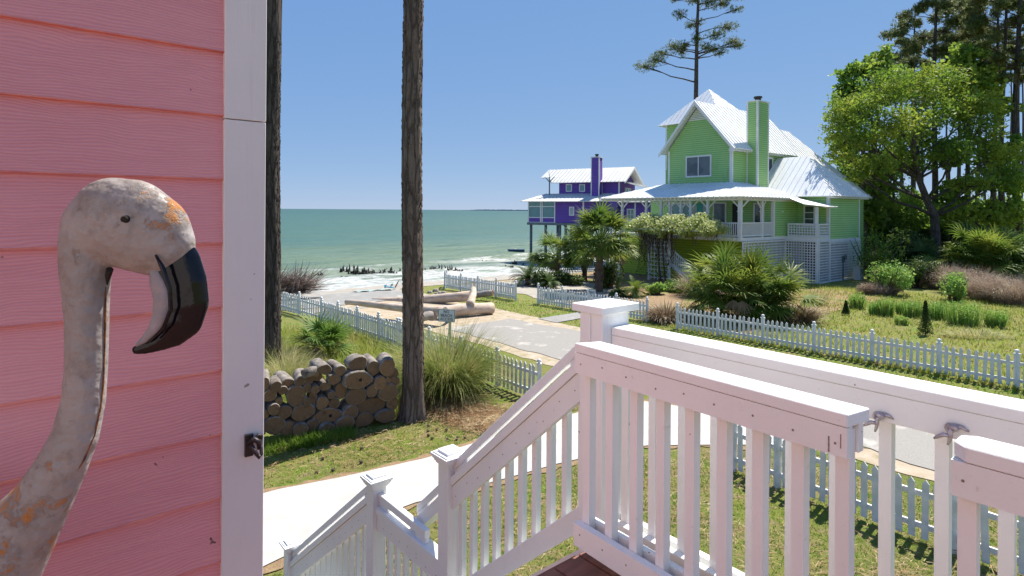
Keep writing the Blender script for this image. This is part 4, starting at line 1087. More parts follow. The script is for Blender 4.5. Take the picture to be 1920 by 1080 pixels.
# stumps in the wash
M['wet_wood'] = simple('wet_black_wood', (.022,.018,.015), (.05,.042,.036), 9, .6, 1, 20, dist=.03)
st = [(575,514,.5,9,'small black stump group left of the tall ones in the surf'),(601,515,.35,5,'low black stump group at the left end of the row in the surf'),(657,511,1.2,16,'tallest jagged black stump cluster in the surf left of the middle trunk'),(678,512,1.0,14,'broad black stump cluster beside the tallest one in the surf'),(696,514,.6,9,'narrow black stump cluster in the surf next to the broad one'),(722,515,.7,12,'black stump row just left of the middle pine trunk'),(736,512,1.1,10,'pointed black stump touching the left side of the middle pine trunk'),(806,509,.5,12,'low black stump row just right of the middle pine trunk'),(831,508,1.0,18,'thick black stump cluster behind the end of the far fence'),(850,509,.55,10,'small black stump cluster right of the fence end'),(967,497,.6,12,'small black stump cluster in the surf near the palms'),(955,501,.3,7,'low black stump row in the surf just left of the palms'),(888,489,.3,5,'tiny dark stumps out in the shallow water'),(905,490,.25,4,'pair of tiny dark stumps further right in the shallow water'),(643,522,.25,3,'single low stump in the wash in front of the row')]
for i, (px_, py_, hh, k, lab) in enumerate(st):
    c = G(px_, py_, -.85); rr = random.Random(100+i); m = MB(); zb = -1.0
    wdt = .075*k
    for j in range(k):
        x = c.x + rr.uniform(-1,1)*wdt; y = c.y + rr.uniform(-.4,.4); h_ = hh*.62*rr.uniform(.15,1.15)*(1-.6*abs(x-c.x)/wdt) + .08
        m.tube([(x,y,zb),(x+rr.uniform(-.08,.08),y,zb+.15+h_*.6),(x+rr.uniform(-.15,.2),y,zb+.15+h_)], [.10,.06,.015], 5)
    m.tube([(c.x-wdt*.7,c.y,zb+.08),(c.x,c.y+.1,zb+.15),(c.x+wdt*.7,c.y,zb+.08)], [.06,.11,.05], 6)
    o = m.build('stump', M['wet_wood'], None, origin=(c.x,c.y,zb)); tag(o, lab, 'stump', 'dead stumps in the surf')
# driftwood bits and rocks by the fence end
M['blue'] = simple('sun_bleached_blue_plastic', (.08,.26,.38), (.10,.30,.42), 3, .5)
M['teal'] = simple('pale_teal_tarp', (.33,.44,.42), (.30,.36,.33), 2, .7, .8, 5, dist=.05)
c = gz(G(738,527)); T = thing('crate', 'broken light blue plastic crate on the wet sand by the middle trunk', 'crate', V3(c)); m = MB()
m.obox(c+Vector((-.55,0,.12)), (.5,-.1,-.05), (.06,.25,0), (0,0,.05)); m.obox(c+Vector((-.6,.1,.05)), (.04,0,0), (.06,.25,0), (0,0,.2)); m.obox(c+Vector((-.2,.0,.16)), (.04,0,.02), (.06,.25,0), (.03,0,.15)); m.build('panel', M['blue'], T)
m = MB(); m.tube([c+Vector((.1,0,.1)), c+Vector((.35,.1,.62))], [.05,.03], 6); m.build('slat', M['drift_grey'], T)
c = gz(G(705,533)); m = MB(); V = []; nx, ny = 18, 8; rr = random.Random(8)
for i in range(nx):
    for j in range(ny): 
        q = Vector((c.x-1.3+2.4*i/(nx-1), c.y-.7+1.5*j/(ny-1)+.2*math.sin(i*.7), 0)); V.append((q.x, q.y, terrain(q.x,q.y)+.06+.05*rr.random()+.03*math.sin(i*1.3+j)))
m.add(V, [(i*ny+j,(i+1)*ny+j,(i+1)*ny+j+1,i*ny+j+1) for i in range(nx-1) for j in range(ny-1) if (i*3+j*5) % 7 or i % 2], 0, True)
tag(m.build('tarp', M['teal']), 'torn pale turquoise tarp lying on the wet sand', 'tarp')
c = G(968,473,-.8); T = thing('boat', 'small dark blue boat hull afloat left of the purple house', 'boat', (c.x,c.y,-.8)); m = MB(); M['navy'] = simple('navy_paint', (.03,.09,.19), (.02,.06,.14), 3, .4)
hull = []
for (x, w, z0) in ((-1.1,.05,.25),(-.8,.3,.02),(0,.42,-.05),(.8,.4,-.03),(1.05,.3,.05)): hull.append((x,w,z0))
Vh = []; 
for x, w, z0 in hull: Vh += [(c.x+x,c.y-w,-.8+.38),(c.x+x,c.y-w*.6,-.8+z0),(c.x+x,c.y+w*.6,-.8+z0),(c.x+x,c.y+w,-.8+.38)]
m.add(Vh, [(i*4+k,i*4+k+1,i*4+k+5,i*4+k+4) for i in range(4) for k in range(3)] + [(16,17,18,19)], 0); m.add([Vh[0],Vh[4],Vh[8],Vh[12],Vh[16],Vh[19],Vh[15],Vh[11],Vh[7],Vh[3]], [tuple(range(10))]); m.build('hull', M['navy'], T)
m = MB(); m.box(c.x-.2,c.x,c.y-.4,c.y+.4,-.8+.382,-.8+.43); m.build('thwart', M['drift'], T)
for i, (px_, py_, r_) in enumerate([(806,549,.16),(817,546,.2),(824,550,.14),(832,551,.18),(818,551,.12),(812,553,.10)]):
    c = gz(G(px_, py_)); m = MB(); rr = random.Random(i); m.lathe((c.x,c.y,c.z-.05), [(r_*.8,0),(r_,r_*.4),(r_*.75,r_*.9),(r_*.2,r_*1.15)], 7)
    tag(m.build('rock', M['drift_grey'], None, (c.x,c.y,c.z)), 'small grey rock lying at the left end of the far fence', 'rock', 'rocks at the fence end')
m = MB(); c = gz(G(583,556)); m.tube([c+Vector((-.5,0,.05)), c+Vector((.5,.15,.07))], [.05,.03], 6); m.tube([c+Vector((.1,.05,.07)), c+Vector((.35,-.2,.14))],[.03,.015],5)
tag(m.build('stick', M['drift_grey'], None, V3(c)), 'short dark stick lying on the packed grey sand', 'stick')
# ---------------------------------------------------------------- house materials
def sidingmat(name, c1, c2, pitch, rot=(0,0,0)):
    t = NT(name); v = t.pos(); sx = t.n('ShaderNodeSeparateXYZ'); t.l(v, sx.inputs[0])
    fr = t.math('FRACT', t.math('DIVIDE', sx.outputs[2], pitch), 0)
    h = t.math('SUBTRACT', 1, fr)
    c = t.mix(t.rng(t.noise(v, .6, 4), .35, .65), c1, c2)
    c = t.mix(t.rng(fr, .08, .30, .9, 0), c, tuple(x*.35 for x in c1))   # darker along the lower edge of each board
    c = t.mix(t.rng(t.noise(t.pos(False, (1,1,.25)), 1.3, 5, .7), .6, .72, 0, .5), c, tuple(x*.55 for x in c2))
    return t.done(t.bsdf(c, .6, .3, 0, h, .8, .03))
M['green'] = sidingmat('lime_siding', (.35,.60,.225), (.31,.55,.19), .145)
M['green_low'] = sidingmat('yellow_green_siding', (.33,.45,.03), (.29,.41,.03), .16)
M['purple'] = sidingmat('purple_siding', (.17,.085,.42), (.15,.075,.38), .15)
M['htrim'] = simple('house_trim', (.72,.73,.73), (.66,.67,.67), 3, .6)
M['glass'] = simple('window_glass', (.045,.06,.07), (.09,.11,.12), 1.2, .08, spec=.8, lo=.45, hi=.55)
M['teal_door'] = simple('turquoise_door', (.03,.33,.33), (.04,.36,.36), 2, .45)
M['curtain'] = simple('pale_curtain', (.45,.50,.50), (.30,.38,.38), 6, .8)
M['dark'] = simple('dark_interior', (.03,.03,.03), rough=.8)
M['sky_glass'] = simple('bay_window_glass', (.10,.22,.24), (.14,.27,.29), 1.4, .1, spec=.8)
def roofmat():
    t = NT('metal_roof'); v = t.pos()
    c = t.mix(t.rng(t.noise(v, .5, 5), .35, .7), (.86,.86,.85), (.76,.76,.75))
    c = t.mix(t.rng(t.noise(t.pos(False, (1,1,.4)), 1.7, 6, .7), .6, .75, 0, .4), c, (.30,.28,.26))
    return t.done(t.bsdf(c, .4, .5, .1))
M['roof'] = roofmat()
M['roof_white'] = simple('white_metal_roof', (.66,.66,.64), (.58,.58,.56), .8, .55)
M['lattice'] = simple('lattice_paint', (.68,.69,.71), (.60,.61,.63), 3, .7)
M['pile'] = simple('weathered_pile', (.12,.15,.16), (.18,.20,.20), 3, .8)

class Frame:
    """local frame: a along A, b along B, z up"""
    def __init__(s, O, A, B): s.O = Vector(O); s.A = Vector(A).normalized(); s.B = Vector(B).normalized()
    def p(s, a, b, z): return s.O + s.A*a + s.B*b + UP*z
    def box(s, m, a0, a1, b0, b1, z0, z1, mi=0): return m.obox(s.p(a0,b0,z0), s.A*(a1-a0), s.B*(b1-b0), UP*(z1-z0), mi)
    def atA(s, px, b):     # a for which the point (a, b) is seen at column px
        k = (px-960)/F; q = s.O + s.B*b
        return (k*q.y - q.x)/(s.A.x - k*s.A.y)
    def atB(s, px, a):
        k = (px-960)/F; q = s.O + s.A*a
        return (k*q.y - q.x)/(s.B.x - k*s.B.y)
def roofplane(m, pts, e_dir, seam=.42, th=.06, mi=0, w=.03, hgt=.035):
    """pts planar polygon; e_dir eave direction; adds standing seams running up the slope"""
    pts = [Vector(p) for p in pts]; nrm = None
    for i in range(len(pts)-2):
        q = (pts[i+1]-pts[0]).cross(pts[i+2]-pts[0])
        if q.length > 1e-5: nrm = q.normalized(); break
    if nrm.z < 0: nrm = -nrm; pts = pts[::-1]
    m.slab(pts, -nrm*th, mi)
    e_ = (Vector(e_dir) - nrm*nrm.dot(Vector(e_dir))).normalized(); g = nrm.cross(e_)
    us = [(p-pts[0]).dot(e_) for p in pts]; vs = [(p-pts[0]).dot(g) for p in pts]
    u = min(us) + seam*.5
    while u < max(us):
        xs = []
        for i in range(len(pts)):
            u0, u1 = us[i], us[(i+1) % len(pts)]
            if (u0-u)*(u1-u) < 0: f = (u-u0)/(u1-u0); xs.append(vs[i] + (vs[(i+1) % len(pts)]-vs[i])*f)
        if len(xs) >= 2:
            a, b = min(xs), max(xs)
            if b-a > .15: m.obox(pts[0] + e_*(u-w/2) + g*a + nrm*.002, e_*w, g*(b-a), nrm*hgt, mi)
        u += seam
def window(fr, parent, face, a, b, z0, z1, w, out, mat='glass', mull=1, fw=.10, hm=0, name='window'):
    """face 'a': wall lies at a const, window spans b..b+w (outward -A*out); face 'b': wall at b const"""
    m = MB(); g = MB()
    def bx(mm, u0, u1, y0, y1, d0, d1):
        if face == 'a': fr.box(mm, a-out*d1, a-out*d0, b+u0, b+u1, y0, y1)
        else: fr.box(mm, a+u0, a+u1, b-out*d1, b-out*d0, y0, y1)
    bx(m, 0, w, z0-fw, z0, 0, .06); bx(m, 0, w, z1, z1+fw, 0, .06); bx(m, 0, fw, z0, z1, 0, .058); bx(m, w-fw, w, z0, z1, 0, .058)
    for k in range(1, mull+1):
        c = w*k/(mull+1); bx(m, c-.03, c+.03, z0, z1, .0, .05)
    for k in range(1, hm+1):
        c = z0+(z1-z0)*k/(hm+1); bx(m, fw, w-fw, c-.025, c+.025, .0, .045)
    o = m.build(name, M['htrim'], parent); bx(g, fw, w-fw, z0, z1, 0, .022); g.build('pane', M[mat], o)
    return o
def lattice(fr, parent, face, c, u0, u1, z0, z1, sp=.17, w=.06, th=.03, out=1, name='lattice', mat='lattice', frame=True):
    m = MB()
    def bx(x0, x1, y0, y1, d0, d1):
        if face == 'a': fr.box(m, c-d1, c-d0, x0, x1, y0, y1)
        else: fr.box(m, x0, x1, c-d1, c-d0, y0, y1)
    u = u0 + sp*.5
    while u < u1: bx(u-w/2, u+w/2, z0, z1, 0, th*.5); u += sp
    z = z0 + sp*.5
    while z < z1: bx(u0, u1, z-w/2, z+w/2, th*.5+.001, th); z += sp
    if frame:
        bx(u0, u1, z1-.10, z1, th+.001, th+.03); bx(u0, u1, z0, z0+.08, th+.001, th+.03); bx(u0, u0+.09, z0+.08, z1-.10, th+.001, th+.028); bx(u1-.09, u1, z0+.08, z1-.10, th+.001, th+.028)
    return m.build(name, M[mat], parent)
def balustrade(fr, parent, face, c, u0, u1, z0, z1, sp=.13, name='porch_railing'):
    m = MB()
    def bx(x0, x1, y0, y1, d0, d1):
        if face == 'a': fr.box(m, c+d0, c+d1, x0, x1, y0, y1)
        else: fr.box(m, x0, x1, c+d0, c+d1, y0, y1)
    bx(u0, u1, z1-.07, z1, -.05, .05); bx(u0, u1, z0, z0+.07, -.04, .04); u = u0+.05
    while u < u1-.04: bx(u, u+.045, z0+.07, z1-.07, -.02, .02); u += sp
    return m.build(name, M['htrim'], parent)

# ---------------------------------------------------------------- green house
g0 = G(1532, 533); g0.z = 0
GH = Frame((19.06,36.6,0), (.78,.625,0), (-.625,.78,0))
gh = thing('green_house', 'lime green two storey house with white metal roofs, wraparound porch and green chimney', 'house', GH.p(0,5,0))
FL = 2.93; EZ = 5.41
aP = -5.45                     # porch front plane
bP = 2.0                       # porch side plane
aW = -1.6                      # ground floor front wall
# --- walls
w = MB()
GH.box(w, aW, 7.8, 4.9, 10.0, 5.4, 8.95)                      # upper storey
w.slab([GH.p(aW,4.9,8.95), GH.p(aW,10.0,8.95), GH.p(aW,7.45,12.0)], GH.A*9.4)      # gable
GH.box(w, aW+.01, 6.4, 2.0, 11.6, FL, 5.45)                   # porch storey
GH.box(w, 1.62, 6.4, .0, 2.0, 2.72, 5.7)                   # wing
GH.box(w, 6.4, 12.2, 1.9, 11.2, .0, 5.7)
GH.box(w, 3.7, 8.7, 9.2, 14.2, 5.0, 11.9)                     # tower
w.build('wall', M['green'], gh)
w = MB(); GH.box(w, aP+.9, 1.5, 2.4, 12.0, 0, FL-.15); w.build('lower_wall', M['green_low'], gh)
def corner(face_a, face_b, z0, z1, w_=.16, name='corner_trim'):
    m = MB(); GH.box(m, face_a-.02, face_a+w_, face_b-.02, face_b+w_*0+.02*0+w_, z0, z1); return m.build(name, M['htrim'], gh)
for (a_, b_, z0, z1) in ((aW,4.9,6.3,8.9),(1.62,0,2.72,5.6),(aW,2.0,FL,5.4)): corner(a_, b_, z0, z1)
m = MB(); GH.box(m, aW-.02, aW+.12, 9.88, 10.02, 6.3, 8.9); m.build('corner_trim', M['htrim'], gh)
m = MB(); GH.box(m, 6.28, 6.42, -.02, .12, 2.72, 5.6); m.build('corner_trim', M['htrim'], gh)
m = MB(); GH.box(m, 3.68, 3.82, 14.08, 14.22, 8, 11.8); m.build('corner_trim', M['htrim'], gh)
# --- roofs
def rf(name='roof', mat='roof'): return MB()
# main gable roof: ridge along a at b=7.45
r = MB(); rz_, ez, eb0, eb1 = 12.25, 8.72, 4.42, 10.48
roofplane(r, [GH.p(-2.15,eb0,ez), GH.p(8.3,eb0,ez), GH.p(7.6,7.45,rz_), GH.p(-2.15,7.45,rz_)], GH.A)
roofplane(r, [GH.p(-2.15,eb1,ez), GH.p(8.3,eb1,ez), GH.p(7.6,7.45,rz_), GH.p(-2.15,7.45,rz_)], GH.A)
r.build('roof', M['roof'], gh)
m = MB()   # barge boards
for bb in (eb0, eb1):
    m.slab([GH.p(-2.18,bb,ez-.26), GH.p(-2.18,bb,ez-.03), GH.p(-2.18,7.45,rz_-.03), GH.p(-2.18,7.45,rz_-.30)], GH.A*.05)
m.build('barge_board', M['htrim'], gh)
m = MB(); 
for k in range(7):
    z_ = 10.95 + .115*k; hw_ = (11.95-z_)/1.2
    if hw_ > .05: GH.box(m, aW-.05, aW-.002, 7.45-hw_, 7.45+hw_, z_, z_+.07)
m.build('gable_vent', M['htrim'], gh)
# tower pyramid
r = MB(); ap = GH.p(6.2,11.7,14.85); c4 = [(3.2,8.7),(9.2,8.7),(9.2,14.7),(3.2,14.7)]
for i in range(4):
    q0, q1 = c4[i], c4[(i+1) % 4]; A_, B_ = GH.p(q0[0],q0[1],11.75), GH.p(q1[0],q1[1],11.75); roofplane(r, [A_, B_, ap], B_-A_)
r.build('roof', M['roof'], gh)
# back hip
r = MB(); R0 = GH.p(7.4,6.6,11.1); R1 = GH.p(9.5,6.5,11.0); K = [GH.p(12.6,1.4,5.62), GH.p(12.6,11.7,5.62), GH.p(5.5,1.4,5.62), GH.p(5.5,11.7,5.62)]
roofplane(r, [K[2], K[0], R1, R0], GH.A); roofplane(r, [K[0], K[1], R1], GH.B); r.build('roof', M['roof'], gh)
# wing hip: ridge along b
r = MB(); wa = 4.5; Wr0 = GH.p(wa,2.6,8.45); Wr1 = GH.p(wa,5.0,8.45); e1 = GH.p(1.15,-.42,5.55); e2 = GH.p(7.0,-.42,5.55); e3 = GH.p(1.15,5.0,5.55)
roofplane(r, [e3, e1, Wr0, Wr1], GH.B); roofplane(r, [e1, e2, Wr0], GH.A); r.build('roof', M['roof'], gh)
# porch roof
r = MB(); pe = aP-.45; pb = bP-.45+.1; zt = 6.50; pl_ = 13.0
roofplane(r, [GH.p(pe,pb,EZ), GH.p(pe,pl_,EZ), GH.p(aW,10.4,zt), GH.p(aW,4.9,zt)], GH.B)
roofplane(r, [GH.p(pe,pb,EZ), GH.p(aW,4.9,zt), GH.p(1.4,4.9,zt), GH.p(1.4,pb,EZ)], GH.A)
roofplane(r, [GH.p(-.1,pb+.12,EZ+.012), GH.p(1.62,pb+.12,EZ+.012), GH.p(1.62,-.55,4.86), GH.p(.1,-.55,4.86), GH.p(-.5,.6,5.02)], GH.A, th=.05)
r.build('porch_roof', M['roof'], gh)
# fascia with rafter tails
m = MB(); GH.box(m, pe+.28, pe+.36, pb+.3, pl_-.3, EZ-.24, EZ-.02); GH.box(m, pe+.36, 1.2, pb+.3, pb+.38, EZ-.24, EZ-.02)
u = pb+.2
while u < pl_: GH.box(m, pe+.02, pe+.28, u, u+.06, EZ-.14, EZ-.04); u += .32
u = pe+.4
while u < 1.2: GH.box(m, u, u+.06, pb+.02, pb+.3, EZ-.14, EZ-.04); u += .32
m.build('fascia', M['htrim'], gh)
m = MB()
for (ax0, ax1, bb) in ((-2.1,8.2,eb0+.02),):
    u = ax0
    while u < ax1: GH.box(m, u, u+.06, bb, bb+.4, ez-.16, ez-.05); u += .32
m.build('eave_trim', M['htrim'], gh); m = MB(); u = 1.4
while u < 6.9: GH.box(m, u, u+.06, -.40, -.05, 5.40, 5.50); u += .32
m.build('eave_trim', M['htrim'], gh)
# floors and band
m = MB(); GH.box(m, aP-.05, aW, bP, 12.8, FL-.20, FL); GH.box(m, aW, 1.6, bP, 2.4, FL-.20, FL); GH.box(m, -.05, 1.6, -.02, bP, FL-.22, FL-.01); GH.box(m, 1.58, 6.42, -.03, .02, FL-.30, FL-.16)
m.build('porch_floor', M['htrim'], gh)
# posts with braces
def porch_post(a_, b_, z1=EZ-.2, z0=FL, w_=.075, brace=True, along='b'):
    m = MB(); GH.box(m, a_-w_, a_+w_, b_-w_, b_+w_, z0, z1)
    if brace:
        for sg_ in (-1, 1):
            if along == 'b': m.slab([GH.p(a_,b_+sg_*.05,z1-.55), GH.p(a_,b_+sg_*.05,z1-.45), GH.p(a_,b_+sg_*.50,z1), GH.p(a_,b_+sg_*.60,z1)], GH.A*.06)
            else: m.slab([GH.p(a_+sg_*.05,b_,z1-.55), GH.p(a_+sg_*.05,b_,z1-.45), GH.p(a_+sg_*.50,b_,z1), GH.p(a_+sg_*.60,b_,z1)], GH.B*.06)
        GH.box(m, a_-w_-.03, a_+w_+.03, b_-w_-.03, b_+w_+.03, z1-.72, z1-.66)
    return m.build('porch_post', M['htrim'], gh)
for pxx in (1387.6, 1327, 1295, 1277, 1256, 1240, 1212, 1167):
    porch_post(aP+.1, GH.atB(pxx, aP+.1) if pxx != 1387.6 else bP+.1, w_=.10 if pxx == 1387.6 else .07)
for pxx in (1428.5, 1465): porch_post(GH.atA(pxx, bP+.08), bP+.08, along='a', w_=.07)
porch_post(.04, .06, z1=4.84, brace=False); m = MB(); GH.box(m, -.04, .10, -.04, .10, 0, FL-.2); m.build('post', M['htrim'], gh)
# railings
balustrade(GH, gh, 'a', aP+.1, bP+.2, GH.atB(1327,aP+.1), FL+.08, FL+.92)
balustrade(GH, gh, 'a', aP+.1, GH.atB(1295,aP+.1), 12.4, FL+.08, FL+.92)
balustrade(GH, gh, 'b', bP+.08, aP+.2, aW-.05, FL+.08, FL+.92)
lattice(GH, gh, 'a', -.0, .0, 1.85, FL, FL+.85, out=1); lattice(GH, gh, 'b', -.0, .04, 1.6, FL, FL+.85)
# lattice skirts
lattice(GH, gh, 'a', -.02, .0, 2.0, .0, FL-.22); lattice(GH, gh, 'b', -.02, .1, 1.62, .0, FL-.22)
lattice(GH, gh, 'b', -.02, 1.62, 6.4, .0, FL-.30); lattice(GH, gh, 'b', bP, aP+.1, -.05, .0, FL-.22)
m = MB(); GH.box(m, 2.3, 6.2, .7, 1.9, 0, FL-.3); GH.box(m, aP+1.0, 1.3, 2.9, 3.2, 0, FL-.2); m.build('shade_backing', M['dark'], gh)  # dark boxes added behind the lattice, standing in for the shade in its holes
# windows and doors
bw0 = GH.atB(1333.7, aW); bw1 = GH.atB(1285.8, aW)
window(GH, gh, 'a', aW, bw0, 7.02, 8.34, bw1-bw0, 1, mull=1)
for (p0_, p1_, z0, z1, mt, ml) in ((1295.5,1259,FL+.1,FL+2.1,'sky_glass',1),(1362.5,1337,FL+.05,FL+2.1,'glass',0),(1433.5,1413,FL+.75,FL+2.05,'glass',0)):
    b0_ = GH.atB(p0_, aW); b1_ = GH.atB(p1_, aW); lo_, hi_ = min(b0_,b1_), max(b0_,b1_)
    window(GH, gh, 'a', aW, lo_, z0, z1, hi_-lo_, 1, mat=mt, mull=ml)
lo_, hi_ = GH.atB(1327, aW), GH.atB(1299, aW)
dr = MB(); GH.box(dr, aW-.04, aW-.002, lo_, hi_, FL+.03, FL+2.1); dd0 = dr.build('door', M['teal_door'], gh)
for (q0, q1) in ((.04,.30),(.70,.96)):
    m = MB(); GH.box(m, aW-.055, aW-.041, lo_+(hi_-lo_)*q0, lo_+(hi_-lo_)*q1, FL+.2, FL+2.0); m.build('pane', M['curtain'], dd0)
m = MB(); GH.box(m, aW-.06, aW-.002, GH.atB(1385,aW), GH.atB(1374,aW), FL+.03, FL+2.1); m.build('door', M['dark'], gh)
b0_ = GH.atB(1529, 1.62); b1_ = GH.atB(1507, 1.62)
window(GH, gh, 'a', 1.62, b0_, FL+.72, FL+1.95, b1_-b0_, 1, mull=0, hm=2)
a0_ = GH.atA(1437.5, 4.9); window(GH, gh, 'b', a0_-.12, 4.9, 6.9, 8.35, .9, 1, mull=0)
# chimney
ch = MB(); GH.box(ch, .27, 1.74, 4.1, 4.895, 5.9, 12.05); cho = ch.build('chimney', M['green'], gh)
m = MB()
for (a_, b_) in ((.25,4.08),(1.62,4.08),(.25,4.80)): GH.box(m, a_, a_+.14, b_, b_+.12, 5.9, 12.05)
GH.box(m, .22, 1.79, 4.05, 4.92, 12.05, 12.13); m.build('chimney_trim', M['htrim'], cho)
m = MB(); c = GH.p(1.0,4.5,12.13); m.lathe(c, [(.20,0),(.20,.22),(.28,.24),(.28,.36),(.1,.40)], 12); m.build('chimney_pot', M['dark'], cho)
# outside stairs
st_a = aP-.75; sT = GH.atB(1262, st_a); m = MB(); mr = MB()
bs0 = 8.3; bs1 = 4.6
sb = [(GH.p(st_a,bs0,FL-.05)), (GH.p(st_a,bs1,.25))]
for aa in (st_a-.5, st_a+.45):
    m.slab([GH.p(aa,bs0,FL-.32), GH.p(aa,bs0,FL-.02), GH.p(aa,bs1,.30), GH.p(aa,bs1,0.0)], GH.A*.05)
n_ = 14
for k in range(n_):
    f = k/n_; bb = bs0+(bs1-bs0)*f; GH.box(m, st_a-.45, st_a+.45, bb-.27, bb, FL-.1-(FL-.2)*f-.04, FL-.1-(FL-.2)*f)
m.build('stair', M['htrim'], gh)
m = MB()
m.slab([GH.p(st_a-.5,bs0,FL+.78), GH.p(st_a-.5,bs0,FL+.88), GH.p(st_a-.5,bs1,1.18), GH.p(st_a-.5,bs1,1.08)], GH.A*.06)
for k in range(27):
    f = k/26; bb = bs0+(bs1-bs0)*f; z_ = FL+.80+(1.1-FL-.80)*f; GH.box(m, st_a-.49, st_a-.45, bb, bb+.045, z_-.85, z_)
m.build('stair_railing', M['htrim'], gh)
# meter on the lattice
m = MB(); c = GH.p(3.6,-.2,1.55); m.tube([c, c+GH.B*-.06], [.16,.16], 14); GH.box(m, 3.55,3.62,-.12,-.05,.0,1.5); GH.box(m, 3.45,3.75,-.14,-.05,1.2,1.6); m.build('meter', M['pile'], gh)
tag_ac = thing('cabinet', 'small grey utility box standing on the ground by the lattice skirt', 'utility box', GH.p(4.9,-.5,0)); m = MB(); GH.box(m, 4.6,5.2,-.75,-.35,0,.75); m.build('box', M['lattice'], tag_ac); m = MB(); GH.box(m,4.57,5.23,-.78,-.32,.752,.80); m.build('lid', M['lattice'], tag_ac)

# ---------------------------------------------------------------- arbor with flowering vine and trellis
M['vine'] = leafmat('vine_leaf', (.42,.50,.13), (.24,.34,.06), (.54,.56,.25), .3, 3)
M['vine_flower'] = leafmat('vine_blossom', (.66,.66,.38), (.55,.58,.26), None, .25)
M['twig'] = simple('brown_twig', (.10,.07,.05), (.15,.11,.08), 10, .9)
ar = thing('arbor', 'white trellis arbor loaded with pale flowering vine in front of the green house', 'arbor', GH.p(-7,6,0))
aT = -6.9
def ap_(px_, z, a_=aT): return GH.p(a_, GH.atB(px_, a_), z)
b0_, b1_ = GH.atB(1256, aT), GH.atB(1217, aT)
lattice(GH, ar, 'a', aT, b0_, b1_, .1, 3.0, sp=.26, w=.055, name='trellis', mat='htrim', frame=False)
for pxx in (1256, 1217, 1163, 1146):
    m = MB(); bb = GH.atB(pxx, aT); GH.box(m, aT-.05, aT+.05, bb-.05, bb+.05, 0, 3.3); m.build('post', M['htrim'], ar)
b2_, b3_ = GH.atB(1163, aT), GH.atB(1146, aT)
lattice(GH, ar, 'a', aT, b2_, b3_, .1, 2.2, sp=.26, w=.055, name='trellis', mat='htrim', frame=False)
m = MB()
for q in (-.55, 0, .55): GH.box(m, aT-.05+q, aT+.05+q, GH.atB(1330,aT), GH.atB(1150,aT), 3.3, 3.4)
m.build('beam', M['htrim'], ar)
rng = np.random.default_rng(71)
def vine_pts(n, p0_, p1_, zlo, zhi, da):
    f = rng.uniform(0,1,n); px_ = p0_+(p1_-p0_)*f; bb = np.array([GH.atB(v, aT) for v in px_]); aa = aT + rng.normal(0,da,n)
    edge = np.minimum(1, np.minimum(f, 1-f)*7)**.5
    lump = .16*np.sin(px_*.13)+.10*np.sin(px_*.31+1)
    mid_ = (zlo+zhi)/2; hf = (zhi-zlo)/2*edge; z = mid_ + lump + rng.uniform(-1,1,n)**1*hf*np.sqrt(np.maximum(0, 1-((aa-aT)/(3*da))**2))
    return np.array([list(GH.p(a_, b_, z_)) for a_, b_, z_ in zip(aa, bb, z)])
pts = vine_pts(9000, 1186, 1350, 3.0, 4.1, .5)
V, Fq = leaves(pts, .075, .6, .6, rng); npmesh('vine_leaves', V, Fq, M['vine'], ar)
pts = vine_pts(3800, 1188, 1348, 3.2, 4.2, .55); V, Fq = leaves(pts, .07, .8, .6, rng); npmesh('blossom', V, Fq, M['vine_flower'], ar)
# hanging twigs and thin stems
m = MB(); vr = random.Random(9)
for i in range(150):
    px_ = vr.choice([vr.uniform(1192,1262), vr.uniform(1192,1262), vr.uniform(1145,1345)]); bb = GH.atB(px_, aT); a_ = aT+vr.uniform(-.25,.3); z1 = vr.uniform(2.9,3.3); L = vr.uniform(.4,2.4) if px_ < 1265 else vr.uniform(.2,.8)
    m.tube([GH.p(a_,bb,z1), GH.p(a_+vr.uniform(-.1,.1),bb+vr.uniform(-.3,.3),z1-L*.5), GH.p(a_+vr.uniform(-.15,.15),bb+vr.uniform(-.45,.45),max(.05,z1-L))], [.022,.016,.008], 4)
for pxx in (1249, 1170, 1150, 1240):
    bb = GH.atB(pxx, aT); m.tube([GH.p(aT,bb,0), GH.p(aT-.1,bb+.1,1.2), GH.p(aT,bb+.25,2.4), GH.p(aT,bb-.3,3.3)], [.07,.05,.05,.03], 6)
m.build('stems', M['twig'], ar)
pts = np.array([list(GH.p(aT+rng.uniform(-.2,.2), GH.atB(rng.uniform(1195,1262),aT), rng.uniform(.2,3.0))) for _ in range(900)])
V, Fq = leaves(pts, .05, .6, .2, rng); npmesh('leaves', V, Fq, M['twigleaf'] if 'twigleaf' in M else M['cycad'], ar)

# ---------------------------------------------------------------- purple house on piles
PH = Frame((10.6,58,0), (.49,.87,0), (-.87,.49,0))
ph = thing('purple_house', 'purple beach house on tall piles with white roofs and purple chimney over the shore', 'house', PH.p(2,4,0))
def pz(py, Y): return H - (py-394)/F*Y
dF = -1.9
bL = PH.atB(991, dF); uL = PH.atB(1048, 0)
w = MB(); PH.box(w, 0, 5.0, 0, uL, 5.6, 7.45); PH.box(w, dF, 5.0, -.4, bL-3.0, 3.25, 5.6); PH.box(w, -.9, 5, -3.6, -.4, 3.25, 5.5)
w.slab([PH.p(0,.02,7.4), PH.p(5.0,.02,7.4), PH.p(2.5,.02,8.75)], PH.B*uL)
w.build('wall', M['purple'], ph)
r = MB(); rz_, ez_ = 9.0, 7.38
roofplane(r, [PH.p(-.55,-.75,ez_), PH.p(-.55,uL+.7,ez_), PH.p(2.5,uL+2.4,rz_-.05), PH.p(2.5,-.75,rz_)], PH.B, mi=0)
roofplane(r, [PH.p(5.55,-.75,ez_), PH.p(5.55,uL+.7,ez_), PH.p(2.5,uL+2.4,rz_-.05), PH.p(2.5,-.75,rz_)], PH.B)
